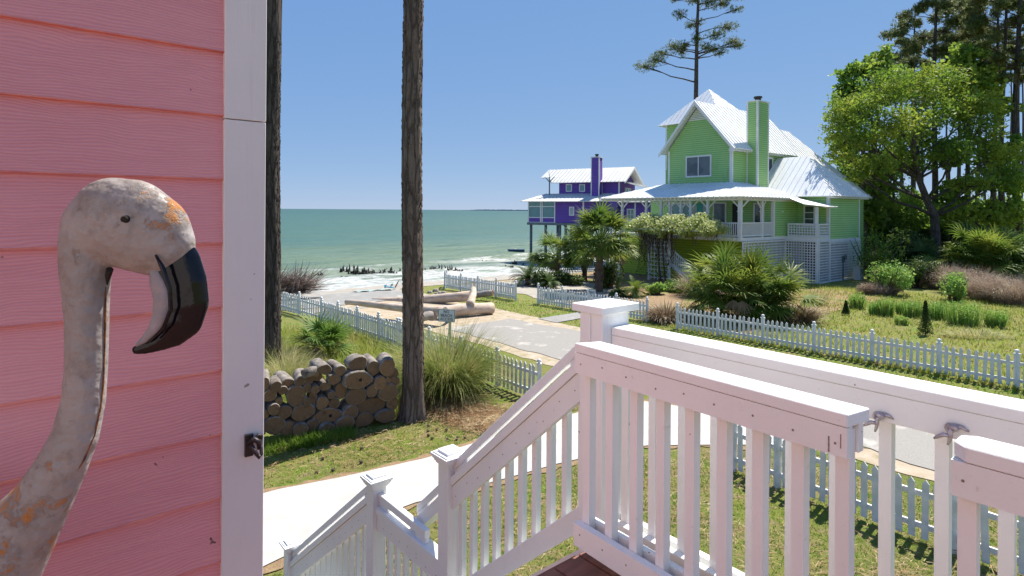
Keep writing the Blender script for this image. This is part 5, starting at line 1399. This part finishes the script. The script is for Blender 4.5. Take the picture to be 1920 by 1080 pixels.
roofplane(r, [PH.p(.6,uL+.2,8.0), PH.p(.9,uL+2.6,8.02), PH.p(2.5,uL+2.4,rz_-.04), PH.p(2.5,uL,rz_-.04)], PH.B)
r.build('roof', M['roof_white'], ph)
m = MB()
for aa in (-.58, 5.58): m.slab([PH.p(aa,-.78,ez_-.2), PH.p(aa,-.78,ez_), PH.p(2.5,-.78,rz_), PH.p(2.5,-.78,rz_-.24)], PH.B*.06)
m.build('barge_board', M['htrim'], ph)
m = MB(); m.slab([PH.p(1.9,.0,7.95), PH.p(3.1,.0,7.95), PH.p(2.5,.0,8.35)], -PH.B*.05); m.build('gable_vent', M['htrim'], ph)
r = MB()
roofplane(r, [PH.p(dF-.6,.6,5.42), PH.p(dF-.6,bL+.7,5.42), PH.p(0,bL-1.0,6.25), PH.p(0,.6,6.25)], PH.B)
roofplane(r, [PH.p(-1.5,-4.6,5.35), PH.p(-1.5,.62,5.35), PH.p(0,.62,6.2), PH.p(0,-1.2,6.2)], PH.B)
roofplane(r, [PH.p(.8,-1.6,7.0), PH.p(4.6,-1.6,7.0), PH.p(4.6,0,7.5), PH.p(.8,0,7.5)], PH.A)
roofplane(r, [PH.p(-1.5,-4.6,5.35), PH.p(5.2,-4.6,5.35), PH.p(5.2,-.4,6.2), PH.p(0,-1.2,6.2)], PH.A)
r.build('roof', M['roof_white'], ph)
# deck post left of the upper storey
q = PH.atB(1030, -.3); m = MB(); PH.box(m, -.36,-.26,q-.05,q+.05,6.1,8.0); m.slab([PH.p(-.3,q,7.4),PH.p(-.3,q,7.55),PH.p(-.3,q-.5,8.0),PH.p(-.3,q-.6,8.0)], PH.A*.06); m.slab([PH.p(-.3,q,7.4),PH.p(-.3,q,7.55),PH.p(-.3,q+.5,8.0),PH.p(-.3,q+.6,8.0)], PH.A*.06); m.build('post', M['pile'], ph)
for pxx, a_, z0, z1 in ((1160.5,0,5.9,7.4),(1094,dF,3.3,5.4),(1191,-.9,3.3,5.3)):
    bb = PH.atB(pxx, a_); m = MB(); PH.box(m, a_-.04, a_-.002, bb-.08, bb+.08, z0, z1); m.build('corner_trim', M['htrim'], ph)
# end wall trims
# chimney
bc0, bc1 = PH.atB(1123,-.9), PH.atB(1108,-.9)
ch = MB(); PH.box(ch, -.9,-.02, bc0, bc1, 5.9, 9.78); cho = ch.build('chimney', M['purple'], ph)
m = MB()
for (aa, bb) in ((-.93,bc0-.03),(-.93,bc1-.07),(-.12,bc0-.03)): PH.box(m, aa, aa+.1, bb, bb+.1, 5.9, 9.78)
PH.box(m, -.96,.02,bc0-.06,bc1+.06,9.782,9.86); m.build('chimney_trim', M['htrim'], cho)
m = MB(); m.lathe(PH.p(-.45,(bc0+bc1)/2,9.86), [(.15,0),(.15,.2),(.2,.22),(.2,.3)], 8); m.build('chimney_pot', M['dark'], cho)
for (p0_, p1_, y0, y1, a_, mt, ml) in ((1072.5,1061,357,346,0,'sky_glass',0),(1097,1086,357,346,0,'sky_glass',0),(1077,1067.5,402,388.5,dF,'curtain',0)):
    b0_, b1_ = PH.atB(p0_, a_), PH.atB(p1_, a_); Y_ = PH.p(a_, b0_, 0).y
    window(PH, ph, 'a', a_, b0_, pz(y0,Y_), pz(y1,Y_), b1_-b0_, 1, mat=mt, mull=ml, fw=.09)
Y_ = PH.p(0,-3,0).y
b0_, b1_ = PH.atB(1190, -.9), PH.atB(1175.5, -.9); window(PH, ph, 'a', -.9, b0_, pz(410,57), pz(392,57), b1_-b0_, 1, mat='sky_glass', mull=1, hm=1)
window(PH, ph, 'b', 1.6, -.0, 6.1, 6.75, 1.9, 1, mat='sky_glass', mull=1, hm=0)
# bay of tall windows at the sea end
bx0, bx1 = bL-3.0, bL
m = MB(); PH.box(m, dF+.02, 5.0, bx0, bx1, 3.25, 3.75); m.build('wall', M['purple'], ph)
g_ = MB(); PH.box(g_, dF+.03, 4.9, bx0, bx1-.03, 3.75, 5.4); go = g_.build('bay_glass', M['sky_glass'], ph)
m = MB()
for q in (0, .47, .53, 1): PH.box(m, dF-.03, dF+.06, bx0+(bx1-bx0)*q-.06, bx0+(bx1-bx0)*q+.06, 3.25, 5.42)
for z_ in (3.22, 3.72, 4.85, 5.38): PH.box(m, dF-.02, dF+.05, bx0, bx1, z_, z_+.09)
m.build('bay_frame', M['htrim'], go)
m = MB(); PH.box(m, dF-.15, 5.1, -3.7, bL+.1, 3.0, 3.24); m.build('floor', M['pile'], ph)
for pxx in (996, 1023.5, 1050, 1061, 1085, 1110, 1140, 1180):
    for aa in (dF+.1, 4.7):
        bb = PH.atB(pxx, dF+.1); m = MB(); m.tube([PH.p(aa,bb,-1.6), PH.p(aa,bb,3.0)], [.15,.14], 8); m.build('pile', M['pile'], ph)
bb = PH.atB(1056, dF+.1); m = MB(); m.slab([PH.p(dF+.1,bb,3.0),PH.p(dF+.1,bb-.15,3.0),PH.p(dF+.1,bb-1.6,1.6),PH.p(dF+.1,bb-1.45,1.6)], PH.A*.1); m.build('brace', M['pile'], ph)

# ---------------------------------------------------------------- palms round the green house
fan_palm('tallest palm with a thick trunk just left of the vine arbor', V3(G(1122,547)), 2.75, 2.15, 84, 81, trunk_r=.21, leaf=1.0, K=15, dead=16, lean=(.12,0), width=.085, droop=.6)
fan_palm('short leafy palm nearest the sea on the left', V3(G(1046,524)), 1.45, 1.9, 60, 82, trunk_r=.15, leaf=.95, K=15, dead=6, lean=(-.15,0), width=.08, droop=.5)
fan_palm('middle palm between the tallest palm and the short one', V3(G(1096,527)), 1.8, 1.8, 56, 83, trunk_r=.15, leaf=.95, K=15, dead=8, lean=(.05,0), width=.08, droop=.5)
fan_palm('leaning palm behind the tallest palm, beside the arbor', V3(G(1150,532)), 2.0, 1.6, 36, 84, trunk_r=.12, leaf=.85, K=18, dead=6, lean=(.3,0), width=.055)
cycad('dark spiky sago palm at the left end of the yard by the far fence', V3(G(990,535)), 1.15, 85, n=40, width=.035)
cycad('low dark sago palm right of the spiky one under the short palm', V3(G(1030,540)), .75, 86, n=34, width=.03)
cycad('green sago palm behind the middle fence right of the sign', V3(G(1190,556)), .85, 87, n=36, mat='palm_far', width=.03)
cycad('small dark sago palm behind the middle fence left of the green one', V3(G(1158,556)), .6, 88, n=30, width=.03)
c = G(1394,598); palmetto('big spreading palmetto clump behind the long picket fence in front of the house', V3(c), 2.75, 3.1, 210, 91, leaf=1.0, K=18, width=.065, dead=20, heads=9, ry=1.7, droop=.7)
c = G(1850,533); palmetto('wide palmetto thicket at the edge of the woods on the right', V3(c), 4.8, 4.2, 190, 92, leaf=1.3, K=20, width=.08, dead=14, heads=9, ry=2.2, droop=1.0)
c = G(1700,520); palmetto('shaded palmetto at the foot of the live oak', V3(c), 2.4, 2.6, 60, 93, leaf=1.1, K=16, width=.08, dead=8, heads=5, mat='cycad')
grass_clump('dead_frond_pile', 'brown pile of dead fronds left of the long picket fence', 'frond pile', V3(G(1248,602)), 900, .55, 1.0, .03, .9, 1.6, 'dead_leaf', 94, seg=4)
grass_clump('dead_frond_pile', 'brown tangle of dead fronds under the left of the big palmetto clump', 'frond pile', V3(G(1312,556)), 700, .7, 1.6, .03, .7, 1.5, 'dead_leaf', 95, seg=4)
grass_clump('dead_frond_pile', 'orange brown dead fronds on the right side of the big palmetto clump', 'frond pile', V3(G(1480,601)), 900, .9, 1.1, .03, .9, 1.4, 'dead_leaf', 96, seg=4)
# bright feathery weeds in the field
M['fennel'] = leafmat('dog_fennel', (.26,.44,.09), (.18,.34,.06), (.36,.46,.11), .4, 2)
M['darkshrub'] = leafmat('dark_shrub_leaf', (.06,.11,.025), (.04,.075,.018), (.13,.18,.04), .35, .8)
M['brush'] = leafmat('dead_brush', (.40,.30,.22), (.24,.175,.13), (.52,.43,.33), .3, 1.2)
fen = [(1607,578,.5,.9,'tall bright green weed clump leftmost in the field'),(1640,590,.35,.7,'low bright weed clump second from the left in the field'),(1662,592,.45,1.0,'upright bright green weed clump left of the small conifer'),(1690,588,.35,.7,'faint green weed clump between two upright ones'),(1711,594,.55,.9,'bright weed clump just left of the small conifer'),(1757,598,.55,.95,'bright weed clump just right of the small conifer'),(1806,608,.85,1.15,'widest bright green weed clump in the field'),(1866,613,.55,.85,'round bright green weed clump furthest right'),(1690,608,.35,.4,'lowest green weed clump nearest the fence')]
for i, (px_, py_, r_, h_, lab) in enumerate(fen):
    c = G(px_, py_); rng = np.random.default_rng(200+i); T = thing('weed_clump', lab, 'weed clump', V3(c), 'bright green weeds in the field'); r_ *= .7; h_ *= .85; n = int(150*r_/.5)
    V, Fq = tuft(V3(c), n, r_, h_, .03, .25, .25, rng, 3); npmesh('stems', V, Fq, M['fennel'], T)
    a = rng.uniform(0,6.28,n*14); q = r_*np.sqrt(rng.uniform(0,1,n*14)); z = rng.uniform(.08,1,n*14)
    pts = np.stack([c.x+q*np.cos(a)*(.75+.2*z), c.y+q*np.sin(a)*(.75+.2*z), z*h_*(.72+.28*np.sin(a*5)*np.cos(q*23/r_))], 1)
    V, Fq = leaves(pts, .055, .28, .2, rng); npmesh('leaves', V, Fq, M['fennel'], T)
for i, (px_, py_, h_, r_, lab) in enumerate([(1735,628,1.25,.30,'small dark conifer sapling standing behind the picket fence'),(1586,590,.6,.2,'tiny dark conifer sapling at the left of the field')]):
    c = G(px_, py_); rng = np.random.default_rng(230+i); T = thing('sapling', lab, 'sapling', V3(c)); n = 1500; z = rng.uniform(.05,1,n); a = rng.uniform(0,6.28,n); q = r_*(1-z*.9)*rng.uniform(.2,1,n)
    V, Fq = leaves(np.stack([c.x+q*np.cos(a), c.y+q*np.sin(a), z*h_], 1), .05, .25, .3, rng); npmesh('foliage', V, Fq, M['darkshrub'], T)
    m = MB(); m.tube([(c.x,c.y,0),(c.x,c.y,h_*.9)], [.025,.008], 6); m.build('stem', M['twig'], T)
# white flowering weed and stick heap
c = G(1533,572); grass_clump('weed', 'grey green weed with white flower heads right of the big palmetto', 'weed', V3(c), 260, .35, .9, .02, .5, .4, 'pale_grass', 240)
grass_clump('brush_heap', 'small heap of pale dry sticks in the field near the right end of the fence', 'brush heap', V3(G(1830,632)), 400, .7, .5, .02, 1.4, 1.0, 'pale_grass', 241, ell=(1.6,.6))
def bush(label, c, rx, ry, h, n, leaf, mat, seed, name='bush', cat='bush', z0=0, group=None, lumps=7, asp=.55, dens=1.0):
    rng = np.random.default_rng(seed); T = thing(name, label, cat, V3(c), group); out = []
    for k in range(lumps):
        a = rng.uniform(0,6.28); q = rng.uniform(0,.65); cc = np.array([c.x+q*rx*math.cos(a), c.y+q*ry*math.sin(a), z0+h*rng.uniform(.3,.7)])
        rr_ = np.array([rx*.5, ry*.5, h*.42])*rng.uniform(.6,1.1); nn_ = n//lumps
        d = rng.normal(size=(nn_,3)); d /= np.linalg.norm(d, axis=1, keepdims=True); out.append(cc + d*rr_*rng.uniform(.55,1.08,(nn_,1)))
    pts = np.concatenate(out); pts = pts[pts[:,2] > z0+.02]
    V, Fq = leaves(pts, leaf, asp, .3, rng); npmesh('foliage', V, Fq, M[mat], T)
    m = MB(); rr = random.Random(seed)
    for k in range(lumps+3):
        a = rr.uniform(0,6.28); q = rr.uniform(.2,.8); m.tube([(c.x+.2*math.cos(a),c.y+.2*math.sin(a),z0-.1),(c.x+q*rx*.6*math.cos(a),c.y+q*ry*.6*math.sin(a),z0+h*.45),(c.x+q*rx*math.cos(a),c.y+q*ry*math.sin(a),z0+h*rr.uniform(.6,.95))], [.06,.04,.012], 5)
    m.build('stems', M['twig'], T)
    return T
for i, (px_, py_, r_, h_, lab) in enumerate([(1012,537,.9,.9,'low dark bush between the two sago palms by the far fence'),(1066,535,1.1,.8,'low dark bush at the foot of the short palms'),(1140,541,.9,1.5,'twiggy dark bush left of the arbor behind the tallest palm'),(1226,552,.9,.6,'small bright green plant at the right end of the middle fence'),(1275,547,1.2,.8,'low green plant in front of the arbor trellis')]):
    bush(lab, G(px_, py_), r_, r_*.7, h_, 1500, .09, 'darkshrub' if i < 3 else 'fennel', 670+i, name='low_bush', cat='bush')
brs = [(1650,552,1.0,.8,'small pinkish dry brush heap right of the lattice corner'),(1775,540,1.2,1.7,'tall dry feathery brush left of the big heap'),(1818,550,1.3,1.7,'grey brown dry brush in the middle of the thicket'),(1868,562,1.5,1.5,'broad bent dry brush spreading towards the right'),(1915,570,1.5,1.5,'dry brush cut off by the right edge of the photo')]
for i, (px_, py_, r_, L, lab) in enumerate(brs):
    c = G(px_, py_); rng = np.random.default_rng(260+i); T = thing('dry_brush', lab, 'dry brush', V3(c), 'dry brush at the edge of the woods')
    V, Fq = tuft(V3(c), 1500, r_*.7, L, .022, .55, 1.3, rng, 5, (1.2,.7)); npmesh('twigs', V, Fq, M['brush'], T)
    a = rng.uniform(0,6.28,2600); q = r_*np.sqrt(rng.uniform(0,1,2600)); z = rng.uniform(.35,1,2600)
    pts = np.stack([c.x+q*np.cos(a)*1.2, c.y+q*np.sin(a)*.8, L*.8*z*(1-.35*(q/r_)**2)], 1); V, Fq = leaves(pts, .05, .3, .2, rng); npmesh('seed_heads', V, Fq, M['brush'], T)
# ---------------------------------------------------------------- trees
M['oak_leaf'] = leafmat('live_oak_leaf', (.19,.32,.04), (.10,.18,.025), (.32,.38,.05), .5, .35)
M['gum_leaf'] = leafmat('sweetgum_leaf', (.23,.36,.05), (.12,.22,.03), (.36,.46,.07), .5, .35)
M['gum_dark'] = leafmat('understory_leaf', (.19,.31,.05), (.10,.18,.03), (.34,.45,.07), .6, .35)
def branches(T, m, p, d, L, r_, depth, rr, ends, spread=.7, upb=.12, kids=3, taper=.62, wig=.18):
    n = 4; pts = [p]; q = p
    for i in range(n):
        d = (d + Vector((rr.uniform(-wig,wig), rr.uniform(-wig,wig), rr.uniform(-wig,wig)+upb*.3))).normalized(); q = q + d*(L/n); pts.append(q)
    m.tube(pts, [r_*(1-.4*i/n) for i in range(n+1)], 7 if depth > 1 else 5)
    if depth == 0: ends.append(q); return
    for k in range(kids):
        a = rr.uniform(0, 6.28); o = d.orthogonal().normalized(); o = Matrix.Rotation(a, 3, d) @ o
        nd = (d + o*spread*rr.uniform(.6,1.3) + UP*upb).normalized()
        st_p = pts[rr.choice([2,3,4])] if k else q
        branches(T, m, st_p, nd, L*rr.uniform(.55,.85), r_*taper, depth-1, rr, ends, spread, upb, kids, taper, wig)
    if depth <= 2: ends.append(pts[2])
def tree(name, label, loc, trunk, r0, blobs, leafn, leaf, mat, bark, seed, aspect=.55, group=None, limb=True, hollow=.35, up=.3):
    """trunk: list of points (world offsets) ; blobs: list of (x,y,z,rx,ry,rz) offsets of leaf masses"""
    rng = np.random.default_rng(seed); rr = random.Random(seed); T = thing(name, label, 'tree', loc, group); o = Vector(loc)
    m = MB(); tp = [o+Vector(p) for p in trunk]; n = len(tp); m.tube(tp, [r0*(1-.62*i/(n-1)) for i in range(n)], 10); m.build('trunk', M[bark], T)
    if limb:
        m = MB()
        for (x,y,z,rx,ry,rz) in blobs:
            e_ = o + Vector((x,y,z)); k = min(range(n), key=lambda i: abs(tp[i].z - (o.z + z*.62)) + (tp[i]-e_).length*.25); s_ = tp[k]
            mid = s_.lerp(e_, .5) + Vector((rr.uniform(-.4,.4), rr.uniform(-.4,.4), -(e_-s_).length*.06)); rb = r0*(.42 - .25*k/n)
            m.tube([s_, s_.lerp(mid,.5)+UP*rr.uniform(-.15,.15), mid, mid.lerp(e_,.5)+UP*rr.uniform(-.2,.2), e_], [rb, rb*.8, rb*.6, rb*.4, rb*.15], 6)
            for q in range(7):
                a_ = mid.lerp(e_, rr.uniform(.1,.9)); b_ = e_ + Vector((rr.uniform(-1,1)*rx, rr.uniform(-1,1)*ry, rr.uniform(-.8,.9)*rz))
                m.tube([a_, a_.lerp(b_,.5)+UP*rr.uniform(-.2,.1), b_], [rb*.32, rb*.2, rb*.07], 4)
        m.build('limbs', M[bark], T)
    vols = np.array([(b[3]*b[4]+b[3]*b[5]+b[4]*b[5]) for b in blobs]); vols = vols/vols.sum(); out = []
    for b, f in zip(blobs, vols):
        k = int(leafn*f); nc = max(3, k//18)        # leaf sprays gathered in small clusters
        d = rng.normal(size=(nc,3)); d /= np.linalg.norm(d, axis=1, keepdims=True); rad = rng.uniform(hollow,1.12,(nc,1))
        c = np.array([o.x+b[0], o.y+b[1], o.z+b[2]]) + d*np.array([[b[3], b[4], b[5]]])*rad
        s_ = .16*min(b[3],b[5]) + .08
        pts = np.repeat(c, 18, 0) + rng.normal(size=(nc*18,3))*np.array([[s_, s_, s_*.55]])
        out.append(pts)
    pts = np.concatenate(out); V, Fq = leaves(pts, leaf, aspect, up, rng); npmesh('crown', V, Fq, M[mat], T)
    return T
def gp(px_, Y): return Vector(((px_-960+ROLL*50)/F*Y, Y, 0))
def zz_(py, Y): return H - (py-394-5)/F*Y
def blobs_px(Y, base, lst, ydep=1.0):
    """(px,py,rpx_x,rpx_y[,dy]) -> offsets"""
    out = []
    for b in lst:
        yy = Y + (b[4] if len(b) > 4 else 0)
        out.append(((b[0]-960)/F*yy-base.x, yy-base.y, zz_(b[1], yy), b[2]/F*yy, b[2]/F*yy*ydep, b[3]/F*yy))
    return out
# live oak with the crooked trunk
Y = 43; b_ = gp(1752, Y); o = b_
def tp_(px_, py_, dy=0): q = Vector(((px_-960)/F*(Y+dy), Y+dy, zz_(py_, Y+dy))); return tuple(q-b_)
tree('live_oak', 'spreading live oak with a crooked trunk in front of the woods', V3(b_), [(0,0,-.2), tp_(1755,450), tp_(1752,405), tp_(1738,375), tp_(1722,335), tp_(1715,290,-.5), tp_(1712,240,-1)], .36,
     blobs_px(Y, b_, [(1660,165,44,34),(1600,200,44,30,-1),(1715,160,48,36,1),(1765,150,40,32,2),(1565,240,30,34,-1),(1620,250,44,32,-2),(1575,290,26,20,-1),(1680,230,50,36,-2),(1740,220,46,34,0),(1800,200,44,34,1),(1840,240,40,28,0),(1790,280,40,22,-1),(1870,285,40,20,0),(1820,340,40,16,-1),(1880,330,36,22,0),(1640,310,40,22,-1),(1700,290,40,24,0),(1850,195,36,26,1),(1610,330,24,16,-1)]),
     21000, .14, 'oak_leaf', 'dark_bark', 301, aspect=.4)
Y = 50; b_ = gp(1640, Y)
tree('sweetgum', 'tall bright green sweetgum rising behind the left side of the live oak', V3(b_), [(0,0,-.2),(0.1,0,4),(-.1,0,9),(.2,0,14),(.1,0,17.5)], .26,
     blobs_px(Y, b_, [(1655,108,20,20),(1625,130,32,24),(1590,150,20,26),(1665,140,30,20),(1580,185,20,22),(1640,180,36,26),(1600,215,30,22),(1690,170,26,20),(1590,265,30,30),(1640,330,34,34),(1610,390,36,26),(1660,395,34,26),(1600,330,28,28),(1625,440,30,22)]), 12000, .17, 'gum_leaf', 'oak_bark', 302, aspect=.8)
Y = 48; b_ = gp(1812, Y)
tree('sweetgum', 'bright green sweetgum with a rounded top behind the right side of the live oak', V3(b_), [(0,0,-.2),(0,0,5),(.1,0,10),(0,0,17)], .24,
     blobs_px(Y, b_, [(1812,105,26,26),(1790,135,28,22),(1835,140,30,24),(1808,165,44,24),(1770,170,26,20),(1850,180,28,20),(1812,200,40,22),(1878,200,24,20)]), 7500, .17, 'gum_leaf', 'oak_bark', 303, aspect=.8)
Y = 46; b_ = gp(1850, Y)
tree('sweetgum', 'lower bright green tree leaning out over the palmetto thicket', V3(b_), [(0,0,-.2),(0,0,3),(.4,0,6),(.2,0,9)], .18,
     blobs_px(Y, b_, [(1830,270,34,20),(1870,300,40,24),(1905,270,30,20),(1850,340,44,24),(1900,345,34,26),(1810,395,44,24),(1870,400,44,26),(1760,410,36,24),(1915,390,30,26),(1790,355,30,14)]), 5600, .16, 'gum_leaf', 'oak_bark', 304, aspect=.8)
# slender understory trees
for i, (px_, Yd, r_, top, lab) in enumerate([(1622,47,.16,250,'pale slender trunk with thin foliage just right of the green house'),(1596,60,.14,300,'thin leafy tree between the house roof and the woods'),(1668,52,.15,270,'slender tree with sparse leaves left of the oak trunk'),(1706,56,.17,250,'grey slender tree directly behind the fork of the oak'),(1780,54,.15,270,'slender tree with leafy top right of the oak trunk')]):
    b_ = gp(px_, Yd); zt_ = zz_(top, Yd); rr = random.Random(500+i)
    bl = [(px_+rr.uniform(-26,26), top+rr.uniform(0,170), rr.uniform(14,26), rr.uniform(12,22)) for _ in range(9)]
    tree('slender_tree', lab, V3(b_), [(0,0,-.2),(rr.uniform(-.3,.3),0,zt_*.4),(rr.uniform(-.4,.4),0,zt_*.75),(0,0,zt_)], r_, blobs_px(Yd, b_, bl), 3200, .16, 'gum_leaf' if i % 2 else 'gum_dark', 'oak_bark', 310+i, aspect=.75)
# tall pines
def pine(label, px_, Yd, top_py, blobs, r_, seed, n=5200, lean=0, nl=.32, mat='needle', base_px=None, name='tall_pine', bark='dark_bark', group='tall pines of the woods', wf=1.0):
    b_ = gp(base_px or px_, Yd); rng = np.random.default_rng(seed); rr = random.Random(seed); T = thing(name, label, 'tree', V3(b_), group)
    zt_ = zz_(top_py, Yd); tx = (px_-960)/F*Yd - b_.x; m = MB(); tp = [b_ + Vector((tx*f + .12*math.sin(f*7+seed), .1*math.sin(f*5), -.2 + (zt_+.2)*f)) for f in [i/10 for i in range(11)]]
    m.tube(tp, [r_*(.95-.72*i/10) for i in range(11)], 9); m.build('trunk', M[bark], T)
    m = MB(); out = []
    for bl in blobs:
        yy = Yd + (bl[4] if len(bl) > 4 else rr.uniform(-1.5,1.5)); e_ = Vector(((bl[0]-960)/F*yy, yy, zz_(bl[1], yy))); rx, rz = bl[2]/F*yy, bl[3]/F*yy
        if wf < 1: rx *= 1.25; rz *= 1.25
        zz0 = max(1, min(e_.z - abs(e_.x-tp[5].x)*.25, zt_-.3)); f = zz0/zt_; s_ = b_ + Vector((tx*f, 0, zz0))
        dx_ = (e_-s_).length; mid = s_.lerp(e_, .5) + UP*dx_*.07*rr.choice([1,-.5]); rb = max(.03, r_*.36*(1.2-f))
        m.tube([s_, s_.lerp(mid,.5)+UP*.05, mid, mid.lerp(e_,.5)+UP*.08, e_], [rb, rb*.8, rb*.62, rb*.45, rb*.2], 6)
        k = max(10, int(1.7*n*bl[2]*bl[3]/sum(q[2]*q[3] for q in blobs)/9)); d = rng.normal(size=(k,3)); d /= np.linalg.norm(d, axis=1, keepdims=True)
        c = np.array(e_) + d*np.array([[rx, rx, rz]])*rng.uniform(.15,1.05,(k,1)); out.append(c)
        for q in range(min(14, k)):
            c0 = mid.lerp(e_, rr.uniform(.3,1)); m.tube([c0, c0.lerp(Vector(c[q]), .5)+UP*.03, Vector(c[q])], [rb*.3, rb*.2, rb*.1], 4)
    m.build('limbs', M[bark], T)
    c = np.concatenate(out); kk = 9; dn = rng.normal(size=(len(c)*kk,3)); dn[:,2] = np.abs(dn[:,2])*.9; dn /= np.linalg.norm(dn, axis=1, keepdims=True)
    base = np.repeat(c, kk, 0) + rng.normal(size=(len(c)*kk,3))*.05
    V, Fq = arcs(base, dn, rng.uniform(.6,1.1,len(base))*nl, .062*wf*Yd/50, np.full(len(base),.3), 1, rng); npmesh('crown', V, Fq, M[mat], T)
    return T
pine('lone tall pine with a one sided crown rising behind the green house', 1310, 62, -60, [(1208,128,20,8,-1),(1228,116,16,10,0),(1240,104,14,9,1),(1262,92,14,11,0),(1276,98,12,12,1),(1282,88,10,8),(1272,30,12,8),(1262,3,8,5),(1305,48,12,10),(1290,52,8,6),(1340,68,16,10),(1362,55,18,9),(1372,82,16,9),(1382,88,12,6),(1338,95,14,7),(1350,102,12,6),(1322,92,12,8),(1325,8,22,8),(1352,10,18,8),(1378,20,14,5),(1300,2,14,8),(1330,-20,34,12),(1304,76,10,12),(1370,-5,22,8),(1284,-30,22,10)], .42, 401, 15000, nl=.24, wf=.62, base_px=1294, name='lone_pine', group=None)
def crown(px_, y0, y1, w, n, seed, fx=1.0):
    rr = random.Random(seed); out = []
    for i in range(n):
        f = (i+.5)/n; y = y0+(y1-y0)*f; ww = w*(.45+.75*math.sin(min(1,f*1.15)*2.6)); s_ = -1 if i % 2 else 1
        out.append((px_+s_*rr.uniform(.15,.95)*ww, y+rr.uniform(-8,8), rr.uniform(.32,.5)*w*.62, rr.uniform(9,15)))
    return out
pine('broad crowned tall pine above the left part of the live oak', 1752, 55, -40, crown(1752,-30,190,72,34,1), .34, 402, 18000)
pine('tall dark pine trunk with high crown nearest the right edge', 1907, 47, -80, crown(1895,-40,150,60,24,2), .40, 403, 14000)
pine('tall pine with a thin trunk second from the right edge', 1880, 50, -60, crown(1872,-40,150,60,22,3), .30, 404, 13000)
pine('tall pine with high open limbs third from the right edge', 1866, 54, -40, crown(1850,-30,130,60,22,4), .28, 405, 13000)
pine('slim pine behind the right sweetgum', 1835, 62, -20, crown(1828,-20,140,56,20,5), .26, 406, 11000)
pine('slim pine right of the oak trunk seen through the leaves', 1797, 60, 0, crown(1795,-10,130,52,18,6), .24, 407, 10000)
pine('thin dark pine stem just left of the oak trunk', 1712, 64, 10, crown(1712,20,140,46,12,7), .26, 408, 6500)
pine('thin pine stem left of the crooked oak trunk', 1690, 70, 60, crown(1690,70,160,40,10,8), .24, 409, 5000)
for i, (px_, Yd) in enumerate([(1728,76),(1775,80),(1818,74),(1848,82),(1893,72),(1916,66)]):
    pine('distant pine stem deep in the woods, number %s from the left' % ['one','two','three','four','five','six'][i], px_, Yd, 120, crown(px_,60,150,30,6,20+i), .22, 420+i, 1100, nl=.4)
# shrubs of the wood edge
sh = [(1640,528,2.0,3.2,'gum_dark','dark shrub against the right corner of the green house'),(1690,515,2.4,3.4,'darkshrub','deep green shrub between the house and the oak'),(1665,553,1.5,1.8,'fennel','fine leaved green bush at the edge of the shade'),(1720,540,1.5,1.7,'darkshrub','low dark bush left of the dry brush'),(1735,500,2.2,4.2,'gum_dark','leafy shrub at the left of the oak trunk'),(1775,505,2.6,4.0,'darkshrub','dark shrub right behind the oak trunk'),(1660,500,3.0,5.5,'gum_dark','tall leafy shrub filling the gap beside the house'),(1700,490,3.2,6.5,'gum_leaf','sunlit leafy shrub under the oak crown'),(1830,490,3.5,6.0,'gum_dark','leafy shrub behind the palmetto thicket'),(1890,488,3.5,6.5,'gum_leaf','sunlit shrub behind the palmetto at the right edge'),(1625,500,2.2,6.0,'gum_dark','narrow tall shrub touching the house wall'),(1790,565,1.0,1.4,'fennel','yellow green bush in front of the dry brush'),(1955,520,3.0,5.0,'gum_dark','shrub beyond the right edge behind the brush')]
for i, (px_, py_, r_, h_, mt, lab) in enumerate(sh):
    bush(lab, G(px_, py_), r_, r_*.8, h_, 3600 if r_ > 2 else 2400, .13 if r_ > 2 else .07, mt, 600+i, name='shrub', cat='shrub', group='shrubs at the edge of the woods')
for i, (px_, py_, r_, h_, lab) in enumerate([(1655,468,2.2,5.5,'bright leafy bush in the sun left of the oak trunk, far back'),(1720,462,2.6,4.8,'bright leafy bush seen behind the oak trunk, far back'),(1800,462,2.8,5.2,'bright leafy bush seen right of the oak trunk, far back'),(1868,462,2.8,5.6,'bright leafy bush between the pine stems at the right, far back')]):
    bush(lab, G(px_, py_), r_, r_*.7, h_, 3200, .17, 'gum_leaf', 640+i, name='shrub', cat='shrub', group='sunlit shrubs deeper in the woods')
# the far wood: one continuous mass behind
rng = np.random.default_rng(700); n = 26000
x = rng.uniform(36, 120, n); y = rng.uniform(72, 112, n); hh = 2.4 + 1.6*np.sin(x*.31) + 1.8*np.sin(x*.13+y*.2)
z = rng.uniform(0,1,n)**.8*(hh+1.5)
k = (x/y > .50) 
V, Fq = leaves(np.stack([x,y,z],1)[k], .42, .8, .3, rng)
tag(npmesh('woodland', V, Fq, M['gum_dark']), 'low green undergrowth deep in the woods', 'woodland', kind='stuff')
rng = np.random.default_rng(701); n = 5000; x = rng.uniform(-2,28,n); y = rng.uniform(64,90,n); k = (-.641*x+.767*y < 40) & (x > 14)
V, Fq = leaves(np.stack([x,y,rng.uniform(0,3,n)],1)[k], .35, .8, .3, rng)
tag(npmesh('dune_scrub', V, Fq, M['darkshrub']), 'low scrub behind the houses near the shore', 'scrub', kind='stuff')
